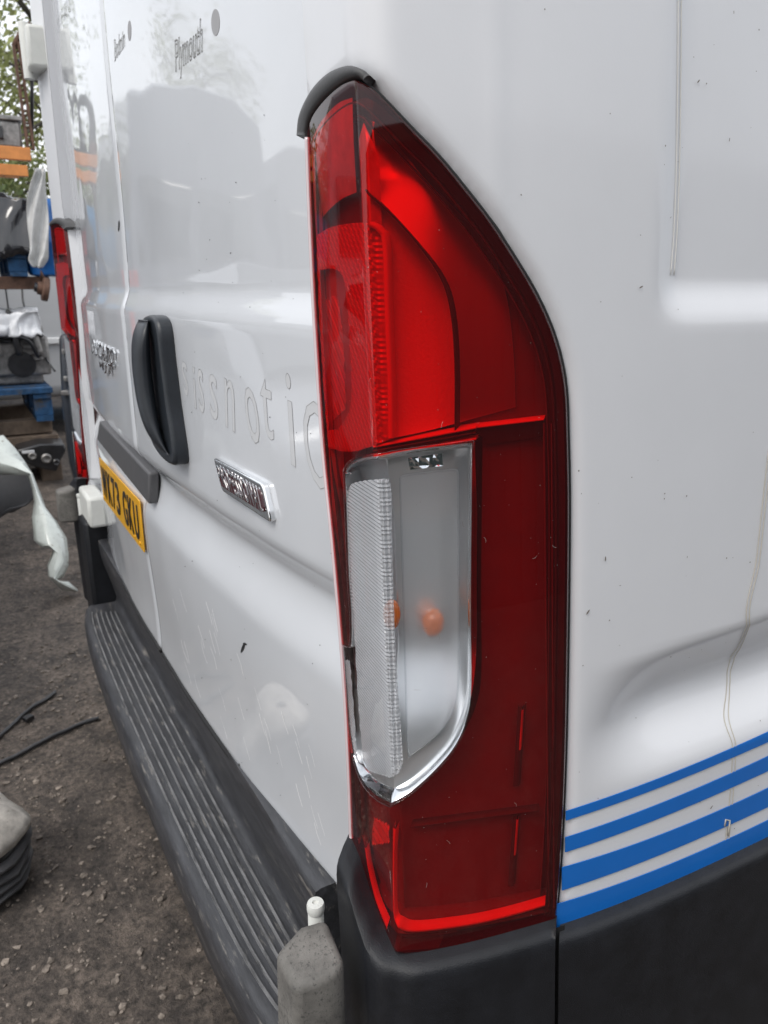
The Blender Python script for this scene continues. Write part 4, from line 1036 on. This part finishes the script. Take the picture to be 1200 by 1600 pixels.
# lower stack: timbers, pallet, engine
tl = empty('timber', (XR - .4, -.2, .36), 'weathered brown timber baulk under the lower blue pallet, the upper one', 'timber', 'timbers under the pallet')
boxob('baulk', (.30, -.5, 0), (.42, .46, .10), M['oldwood'], tl, bevel=.006)
tl2 = empty('timber', (XR - .4, -.2, .25), 'weathered brown timber baulk below another in the lower stack', 'timber', 'timbers under the pallet')
boxob('baulk', (.28, -.5, 0), (.46, .49, .10), M['oldwood'], tl2, bevel=.006)
for k, y in enumerate((-.6, -.2, .22)):
    b = boxob('support_block', (XR - .5, y - .07, 0), (XR + .02, y + .07, .249), M['oldwood'], None, bevel=.006); tag(b, ['brown block on the ground under the timbers, at their far left end', 'brown block on the ground under the middle of the timbers', 'brown block on the ground under the right end of the timbers'][k], 'wood block', 'blocks under the timbers')
for k in range(2):
    b = boxob('plank', (XR - .9, -.65, .25), (XR - .78, .25, .46), M['oldwood'], None, bevel=.006) if k == 0 else None
    if b: tag(b, 'rear timber carrying the far edge of the lower blue pallet', 'timber', 'timbers under the pallet')
pallet((XR - .42, -.21, .462), 1.1, .98, .235, 'blue pallet low on timbers under the white wrapped engine', 'blue pallets')
engine((XR - .30, .03, .698), .92, 'engine with cast manifold on the lower blue pallet under white film', 'used engines', 5)
drape('white_film', (XR - .22, .0, 1.02), .44, .50, .20, .16, M['film_w'], 6, 'shiny white plastic film crumpled over the top of the lower engine', 'plastic film', crumple=.05)
# bits on the ground in front of the stack
hl = empty('scrap_headlamp', bgp(62, 728, XR + .15), 'black headlamp unit lying on the ground in front of the timbers', 'headlamp'); hl.location.z = .012
c = hl.location
def hlp(px, py): q = hit(px, py, 0, c.x); return (0, q.y - c.y, q.z - c.z)
ol = [hlp(*p) for p in ((24, 700), (60, 690), (98, 690), (101, 700), (92, 716), (86, 733), (60, 728), (28, 716))]
bm = bmesh.new(); f0 = [bm.verts.new((.10, y, max(0, z + 0))) for _, y, z in ol]; f1 = [bm.verts.new((-.10, y, max(0, z + .01))) for _, y, z in ol]
for i in range(8): bm.faces.new((f0[i], f0[(i + 1) % 8], f1[(i + 1) % 8], f1[i]))
bm.faces.new(f0); bm.faces.new(f1[::-1]); bmesh.ops.recalc_face_normals(bm, faces=bm.faces); bm_obj('housing', bm, M['blackpart'], hl, bevel=.012)
for (px, py, r, mm) in ((70, 712, .035, 'cast'), (48, 708, .028, 'cast'), (85, 718, .025, 'blackpart')):
    q = hlp(px, py); o = lathe('reflector', [(r, 0), (r, .012), (r * .7, .02), (r * .2, .012)], (0, 0, 0), M[mm], 18); o.data.transform(Matrix.Translation((.10, q[1], q[2])) @ Matrix.Rotation(math.pi / 2, 4, 'Y')); o.parent = hl
q = hlp(42, 704); boxob('light_strip', (.10, q[1] - .04, q[2]), (.115, q[1] + .04, q[2] + .02), M['film_w'], hl, bevel=.003)
# dark panel standing beside the lamp
dp = empty('car_door', (XR + .75, .32, 0), 'dark scrap car door standing on edge beside the far tail lamp', 'car door')
c = dp.location; pts = [bgp(x, y, c.x) - c for x, y in ((93, 525), (118, 515), (150, 560), (165, 700), (170, 770), (122, 775), (108, 720), (98, 640))]
bm = bmesh.new(); f0 = [bm.verts.new((.05, p.y, p.z)) for p in pts]; f1 = [bm.verts.new((-.05, p.y, p.z)) for p in pts]
for i in range(8): bm.faces.new((f0[i], f0[(i + 1) % 8], f1[(i + 1) % 8], f1[i]))
bm.faces.new(f0); bm.faces.new(f1[::-1]); bmesh.ops.recalc_face_normals(bm, faces=bm.faces); bm_obj('skin', bm, mat('dark_blue_grey_paint', (.03, .035, .045), .4, coat=.4, var=.2, vscale=5), dp, bevel=.02)
z0 = min(p.z for p in pts); boxob('sill', (-.04, pts[5].y, -c.z), (.04, pts[4].y, z0 + .01), M['blackpart'], dp, bevel=.01)
for (px, py) in ((101, 548), (104, 590), (100, 612)):
    q = bgp(px, py, c.x) - c; boxob('bracket', (.05, q.y - .025, q.z - .015), (.075, q.y + .025, q.z + .015), M['cast'], dp, bevel=.005)

# pale van parked behind the rack
pv = empty('parked_van', (-7.4, 1.2, 0), 'pale grey van side behind the racks with a long moulding', 'van')
def vloc(name, lo, hi, m, bevel=0, par=pv): return boxob(name, lo, hi, m, par, bevel)
bm = bmesh.new(); abox(bm, (-1.0, 0, 1.0), (2.0, 4.8, 1.3)); bm_obj('body', bm, M['carwhite'], pv, bevel=.12, seg=4)
vloc('side_moulding', (0, -2.2, .86), (.03, 2.2, .92), mat('pale_moulding', (.75, .76, .76), .4), .01)  # paler strip paints the highlight along the swage
for y in (-1.0, -.42, 1.3): vloc('door_gap', (-.01, y - .006, .4), (.002, y + .006, 1.5), M['gapdark'])
for y in (-1.6, 1.6):
    for x in (-.1, -1.9):
        o = lathe('wheel', [(.10, 0), (.30, 0), (.33, .03), (.33, .17), (.30, .2), (.1, .2)], (0, 0, 0), M['tyre'], 26); o.data.transform(Matrix.Translation((x - .1, y, .33)) @ Matrix.Rotation(math.pi / 2, 4, 'Y')); o.parent = pv
tube('x', [(0, 0, 0), (0, 0, .1)], .01, M['gapdark']); bpy.data.objects.remove(bpy.data.objects['x'])
cab = tube('cable', cr([bgp(34, 440, -6.6), bgp(37, 475, -6.5), bgp(50, 505, -6.3), bgp(62, 530, -6.0), bgp(72, 560, XR - .1), bgp(86, 580, XR)], 8), .008, M['blackpart'], None, 6)
tag(cab, 'thin black cable hanging from the rack to the lower engine', 'cable')

# big white van seen only in the reflection of the doors
rv = empty('parked_van', (-5.1, -1.86, 0), 'tall white van parked behind this one, mirrored in its rear doors', 'van')
bm = bmesh.new()
prof = [(-1.02, .35), (-1.05, .9), (-1.03, 1.5), (-.93, 2.3), (-.80, 2.62), (-.5, 2.72), (0, 2.75), (.5, 2.72), (.80, 2.62), (.93, 2.3), (1.03, 1.5), (1.05, .9), (1.02, .35)]
R0 = []
for x, k in ((.0, .97), (-.06, 1), (-4.6, 1)):
    R0.append([bm.verts.new((x + (0 if z < 1 else -.05 * (z - 1)), y * k, z * (1 if k == 1 else .99))) for y, z in prof])
for a, b in zip(R0, R0[1:]):
    for i in range(len(prof) - 1): bm.faces.new((a[i], a[i + 1], b[i + 1], b[i]))
bm.faces.new(R0[0]); bm.faces.new(R0[-1][::-1]); bmesh.ops.recalc_face_normals(bm, faces=bm.faces); bm_obj('body', bm, mat('slate_grey_van_paint', (.135, .145, .165), .35, coat=.7), rv)
boxob('bumper', (-.1, -1.03, .35), (.12, 1.03, .62), M['plastic'], rv, .03)
for sgn in (-1, 1):
    boxob('window', (-.09, sgn * .45 - .36, 1.55), (-.012, sgn * .45 + .36, 2.1), M['glass'], rv, .03)
    boxob('rear_light', (-.03, sgn * .96 - .06, .8), (.025, sgn * .96 + .06, 1.5), M['redplain'], rv, .01)
    for x in (-.9, -3.7):
        o = lathe('wheel', [(.10, 0), (.30, 0), (.34, .03), (.34, .2), (.30, .23), (.1, .23)], (0, 0, 0), M['tyre'], 26); o.data.transform(Matrix.Translation((x, sgn * .95 + .1, .34)) @ Matrix.Rotation(math.pi / 2, 4, 'X')); o.parent = rv
boxob('door_gap', (-.02, -.006, .7), (.004, .006, 2.4), M['gapdark'], rv)
rv2 = rv.copy(); COL.objects.link(rv2); rv2.location = (-6.0, -4.5, 0); rv2['label'] = 'second tall van further left of the mirrored one, beyond the silver hatchback'  # unseen copy, added to widen the dark shape mirrored in the doors
for ch_ in list(rv.children):
    c_ = ch_.copy(); COL.objects.link(c_); c_.parent = rv2
# tyres and looped hoses piled on the upper beams (mirrored in the doors)
for k, (y, z) in enumerate(((-.20, 2.47), (-.50, 2.46))):
    pts = [(0, .17 * math.cos(t), .19 * math.sin(t)) for t in [2 * math.pi * i / 28 for i in range(28)]]
    v, f = tube_mesh(pts, .035, 10, True); o = mesh_obj('tyre', v, f, M['tyre'], None, True); o.location = (XR - .35 - .06 * k, y, 2.266 + .19 + .035)
    tag(o, ['tyre standing on the orange beams nearest the grey gearbox', 'tyre at the far left end of the orange beams'][k], 'tyre', 'tyres on the rack')

# blue container behind
ct = empty('shipping_container', (-13.0, -1.2, 0), 'blue steel container seen over the black wrapped engine', 'container')
bm = bmesh.new(); c0 = bgp(10, 314, -10.5).z
abox(bm, (0, 0, c0 / 2), (4.9, 5.0, c0)); bm_obj('body', bm, M['container'], ct)
for k in range(24):
    bm = bmesh.new(); abox(bm, (2.475, -2.4 + k * .205, c0 / 2 - .03), (.05, .10, c0 - .2)); bm_obj('corrugation', bm, M['container'], ct, bevel=.01)

# torn wing panel on the ground
wg = empty('torn_wing_panel', bgp(95, 915, -3.1), 'torn pale green-white wing panel curling down to the ground left of the bumper', 'wing panel'); wg.location.z = 0
rows = [((-90, 700), (4, 680), -3.75), ((-70, 730), (22, 700), -3.7), ((2, 742), (42, 722), -3.62), ((44, 742), (50, 742), -3.52), ((48, 762), (62, 770), -3.45), ((54, 784), (75, 793), -3.36), ((50, 806), (88, 815), -3.28), ((54, 842), (102, 842), -3.2),
        ((64, 852), (108, 866), -3.15), ((82, 858), (110, 884), -3.12), ((74, 882), (100, 900), -3.08), ((76, 900), (90, 908), -3.06), ((88, 912), (98, 908), -3.05), ((98, 922), (106, 910), -3.04), ((116, 926), (120, 920), -3.03)]
vs = []; KK = 7; c = wg.location
for (a, b, X) in rows:
    for k in range(KK):
        t = k / (KK - 1); q = bgp(a[0] + (b[0] - a[0]) * t, a[1] + (b[1] - a[1]) * t, X + .05 * math.sin(t * math.pi) + .03 * (t - .5)); q += noise.noise_vector(q * 11) * .012 + noise.noise_vector(q * 34) * .009; q.z = max(q.z, .014); vs.append(q - c)
fs = [(i * KK + k, (i + 1) * KK + k, (i + 1) * KK + k + 1, i * KK + k + 1) for i in range(len(rows) - 1) for k in range(KK - 1)]
o = mesh_obj('skin', vs, fs, M['wing'], wg, True); o.data.set_sharp_from_angle(angle=math.radians(28)); sm = o.modifiers.new('thick', 'SOLIDIFY'); sm.thickness = .004
rows = [((-80, 712), (2, 690), -3.9), ((-80, 760), (46, 742), -3.8), ((-60, 800), (56, 768), -3.75), ((-50, 830), (50, 788), -3.75), ((-60, 860), (12, 792), -3.8)]
vs = []
for (a, b, X) in rows:
    for k in range(KK):
        t = k / (KK - 1); q = bgp(a[0] + (b[0] - a[0]) * t, a[1] + (b[1] - a[1]) * t, X - .06 * math.sin(t * math.pi)); vs.append(q - c)
fs = [(i * KK + k, (i + 1) * KK + k, (i + 1) * KK + k + 1, i * KK + k + 1) for i in range(len(rows) - 1) for k in range(KK - 1)]
o = mesh_obj('arch_liner', vs, fs, M['panelgrey'], wg, True); sm = o.modifiers.new('sub', 'SUBSURF'); sm.levels = 1; sm.render_levels = 2; sm = o.modifiers.new('thick', 'SOLIDIFY'); sm.thickness = .01
# leg of the wing that stands on the ground out of the picture
q = bgp(-60, 760, -3.8) - c; wl2 = tube('mounting_flange', [q, Vector((q.x, q.y - .05, .012 - c.z))], .03, M['wing'], wg, 8)

# two black strips on the ground
def strip_thing(pts, label, clip=None):
    w_ = [hit(x, y, 2, .016) for x, y in pts]; c = w_[len(w_) // 2].copy(); c.z = 0; t = empty('rubber_strip', c, label, 'strip', 'black strips on the ground')
    q = cr([p - c for p in w_], 6); 
    for p in q: p.z = gz(p.x + c.x, p.y + c.y) + .009
    tube('strip', q, .006, M['blackpart'], t, 8); 
    tube('edge', [p + Vector((-.004, .002, .005)) for p in q], .0022, M['panelgrey'], t, 6)
    if clip:
        p = hit(*clip, 2, .012) - c; p.z = .012; bm = bmesh.new(); abox(bm, p, (.026, .03, .016), Matrix.Rotation(.5, 3, 'Z')); bm_obj('clip', bm, M['blackpart'], t, bevel=.003)
strip_thing([(-60, 1200), (0, 1147), (32, 1116), (62, 1096), (86, 1078)], 'black rubber strip with a square clip lying on the ground', (44, 1122))
strip_thing([(-60, 1214), (0, 1189), (60, 1160), (120, 1132), (154, 1121)], 'longer plain black rubber strip lying on the ground nearer the step')

# casting at the lower left
gp = hit(-40, 1388, 2, 0); cg = empty('gearbox_casting', (gp.x, gp.y, 0), 'pale alloy casting with dark ribbed underside on the ground at the left edge', 'casting')
def dome(name, prof, n, m, sx=1, sy=1, dz=0, par=cg, nz=.016):
    vs, fs = [], []
    for r, z in prof:
        for k in range(n):
            a = 2 * math.pi * k / n; v = Vector((r * math.cos(a) * sx, r * math.sin(a) * sy, z + dz)); v += noise.noise_vector(v * 16) * nz; vs.append(v)
    for i in range(len(prof) - 1):
        for k in range(n): fs.append((i * n + k, i * n + (k + 1) % n, (i + 1) * n + (k + 1) % n, (i + 1) * n + k))
    fs.append(tuple(range(n))[::-1]); fs.append(tuple((len(prof) - 1) * n + k for k in range(n)))
    return mesh_obj(name, vs, fs, m, par, True)
dome('body', [(.07, 0), (.09, .03), (.115, .10), (.12, .135)], 24, M['reddeep'] if 0 else M['blackpart'])
for k in range(4):
    dome('fin', [(.10 + .006 * k, .02 + .028 * k), (.125 + .004 * k, .022 + .028 * k), (.125 + .004 * k, .030 + .028 * k), (.10 + .006 * k, .034 + .028 * k)], 24, M['panelgrey'])
dome('cover', [(.12, .132), (.128, .14), (.128, .158), (.118, .17), (.10, .195), (.06, .212), (.02, .216)], 28, mat('pale_alloy', (.50, .47, .43), .6, .25, var=.35, vscale=30, bump=.5, bscale=120, dirt=(.16, .13, .10), dscale=40, dthr=.6, dsoft=.1))
o = lathe('bolt_boss', [(.010, 0), (.012, .012), (.005, .014)], (.06, .03, .205), M['cast'], 12); o.parent = cg

# ------------------------------------------------------------------ trees
def leafmat(name, c):
    m = bpy.data.materials.new(name); m.use_nodes = True; n = m.node_tree.nodes; l = m.node_tree.links; b = n['Principled BSDF']
    oi = n.new('ShaderNodeTexCoord'); t = n.new('ShaderNodeTexNoise'); t.inputs['Scale'].default_value = 1.7; t.inputs['Detail'].default_value = 6; l.new(oi.outputs['Object'], t.inputs['Vector'])
    r = n.new('ShaderNodeValToRGB'); r.color_ramp.elements[0].position = .35; r.color_ramp.elements[1].position = .65
    r.color_ramp.elements[0].color = (*[x * .6 for x in c], 1); r.color_ramp.elements[1].color = (*[min(1, x * 1.5) for x in c], 1)
    l.new(t.outputs['Fac'], r.inputs[0]); l.new(r.outputs[0], b.inputs['Base Color']); b.inputs['Roughness'].default_value = .6
    tr = n.new('ShaderNodeBsdfTranslucent'); l.new(r.outputs[0], tr.inputs[0]); mx = n.new('ShaderNodeMixShader'); mx.inputs[0].default_value = .35
    l.new(b.outputs[0], mx.inputs[1]); l.new(tr.outputs[0], mx.inputs[2]); l.new(mx.outputs[0], n['Material Output'].inputs[0]); return m
LM = [leafmat('spring_leaves', (.27, .29, .10)), leafmat('olive_leaves', (.20, .22, .08))]
M['bark'] = mat('bark', (.09, .08, .065), .9, var=.4, vscale=14)
def tree(x, y, h, R, seed, n, label, lm, lsz=.07, low=.25):
    rd = random.Random(seed); t = empty('tree', (x, y, 0), label, 'tree', 'trees beyond the yard')
    q = [Vector((0, 0, 0))]
    for k in range(1, 8): q.append(q[-1] + Vector((rd.uniform(-.12, .12), rd.uniform(-.12, .12), h * .13)))
    tube('trunk', q, .1, M['bark'], t, 8, radii=[.13 * (1 - .12 * i) for i in range(8)])
    V_, F_ = [], []; cl_ = []
    for b in range(26):
        s0 = q[rd.randint(1, 6)]; a = rd.uniform(0, 6.28); ln = R * rd.uniform(.5, 1.05); e = s0 + Vector((math.cos(a) * ln, math.sin(a) * ln, rd.uniform(.1, .5) * ln + .3)); mi = (s0 + e) / 2 + Vector((0, 0, .15 * ln))
        pts = cr([s0, mi, e], 4); v, f = tube_mesh(pts, .02, 5, radii=[.035 * (1 - i / len(pts)) + .006 for i in range(len(pts))]); o_ = len(V_); V_ += v; F_ += [tuple(i + o_ for i in g) for g in f]
        cl_ += [e, mi.lerp(e, .6), mi]
    mesh_obj('branches', V_, F_, M['bark'], t, True)
    vs, fs = [], []
    for k in range(n):
        c = rd.choice(cl_); p = c + Vector((rd.gauss(0, .3), rd.gauss(0, .3), rd.gauss(0, .24))) * R * .55
        if p.z < h * low * .5: continue
        d = Vector((rd.uniform(-1, 1), rd.uniform(-1, 1), rd.uniform(-1, 1))).normalized(); u = d.orthogonal().normalized(); v = d.cross(u); s = lsz * rd.uniform(.6, 1.3); b = len(vs)
        vs += [p - u * s, p + v * s * .5, p + u * s, p - v * s * .5]; fs.append((b, b + 1, b + 2, b + 3))
    o = mesh_obj('crown', vs, fs, lm, t); return t
tree(-15, .6, 6.5, 2.3, 1, 4200, 'tree with thin spring leaves straight above the rusty lattice post', LM[0])
tree(-17, 2.2, 7.5, 2.4, 2, 6000, 'tree with thin spring leaves just left of the far van hinge', LM[1])
tree(-16, -1.6, 4.2, 1.8, 3, 5000, 'tree left of the lattice post beyond the blue container', LM[0])
tree(-20, -7.5, 5.5, 2.2, 4, 5000, 'tree mirrored in the top of the rear doors, beyond the yard', LM[1])
tree(-14.5, .35, 3.2, 1.5, 6, 7000, 'low leafy bush-like tree between the container and the orange beams', LM[1], .06, .1)
tree(-22, -9.5, 8.5, 3, 5, 6000, 'distant tree mirrored in the rear door near the lamp', LM[0], .09)

# dark screen added out of view on the right, darkens lamp and side reflections
sh = empty('shed', (4.0, .5, 0), 'dark green corrugated shed off to the right, mirrored in the tail lamp', 'shed')
boxob('wall', (0, -7, 0), (4, 9, 2.8), mat('shed_green', (.035, .045, .04), .6, var=.25, vscale=2), sh)
for k in range(70):
    bm = bmesh.new(); abox(bm, (-.015, -6.9 + k * .23, 1.4), (.03, .10, 2.78)); bm_obj('corrugation', bm, bpy.data.materials['shed_green'], sh)
boxob('roof', (-.15, -7.1, 2.8), (4.2, 9.1, 2.9), M['rust'], sh)

# silver car added out of view for bright streaks low in the door reflections
sc = empty('parked_car', (-3.3, -1.62, 0), 'silver hatchback parked off to the left, mirrored low in the rear doors', 'car')
bm = bmesh.new(); W_ = .84; pr = [(-1.9, .38), (-1.95, .75), (-1.75, .98), (-1.15, 1.05), (-.55, 1.42), (.75, 1.45), (1.5, 1.02), (1.72, .92), (1.75, .5), (1.7, .36)]
RA = [[bm.verts.new((x, y * (1 - .12 * max(0, z - .9) / .55), z)) for x, z in pr] for y in (-W_, W_)]
for i in range(len(pr)): j = (i + 1) % len(pr); bm.faces.new((RA[0][i], RA[0][j], RA[1][j], RA[1][i]))
bm.faces.new(RA[0]); bm.faces.new(RA[1][::-1]); bmesh.ops.recalc_face_normals(bm, faces=bm.faces)
bm_obj('body', bm, mat('silver_car_paint', (.42, .43, .45), .3, .5, coat=1), sc, bevel=.08, seg=4)
for y in (-1, 1):
    bm = bmesh.new(); f = [bm.verts.new((x, y * (W_ * (1 - .12 * (z - .9) / .55) + .004), z)) for x, z in ((-1.0, 1.08), (-.5, 1.36), (.65, 1.38), (1.25, 1.06))]; bm.faces.new(f); r_ = bmesh.ops.extrude_face_region(bm, geom=bm.faces[:]); bmesh.ops.translate(bm, vec=(0, -y * .02, 0), verts=[v for v in r_['geom'] if isinstance(v, bmesh.types.BMVert)])
    bm_obj('side_window', bm, M['glass'], sc)
    for x in (-1.2, 1.15):
        o = lathe('wheel', [(.10, 0), (.26, 0), (.30, .03), (.30, .15), (.27, .18), (.20, .17), (.05, .15)], (0, 0, 0), M['tyre'], 26); o.data.transform(Matrix.Translation((x, y * (W_ - .12), .30)) @ Matrix.Rotation(-y * math.pi / 2, 4, 'X')); o.parent = sc
bm = bmesh.new(); f = [bm.verts.new(v) for v in ((.83, -.66, 1.425), (.83, .66, 1.425), (1.44, .72, 1.07), (1.44, -.72, 1.07))]; bm.faces.new(f); r_ = bmesh.ops.extrude_face_region(bm, geom=bm.faces[:]); bmesh.ops.translate(bm, vec=(.012, 0, .02), verts=[v for v in r_['geom'] if isinstance(v, bmesh.types.BMVert)])
bmesh.ops.recalc_face_normals(bm, faces=bm.faces); bm_obj('windscreen', bm, M['glass'], sc)
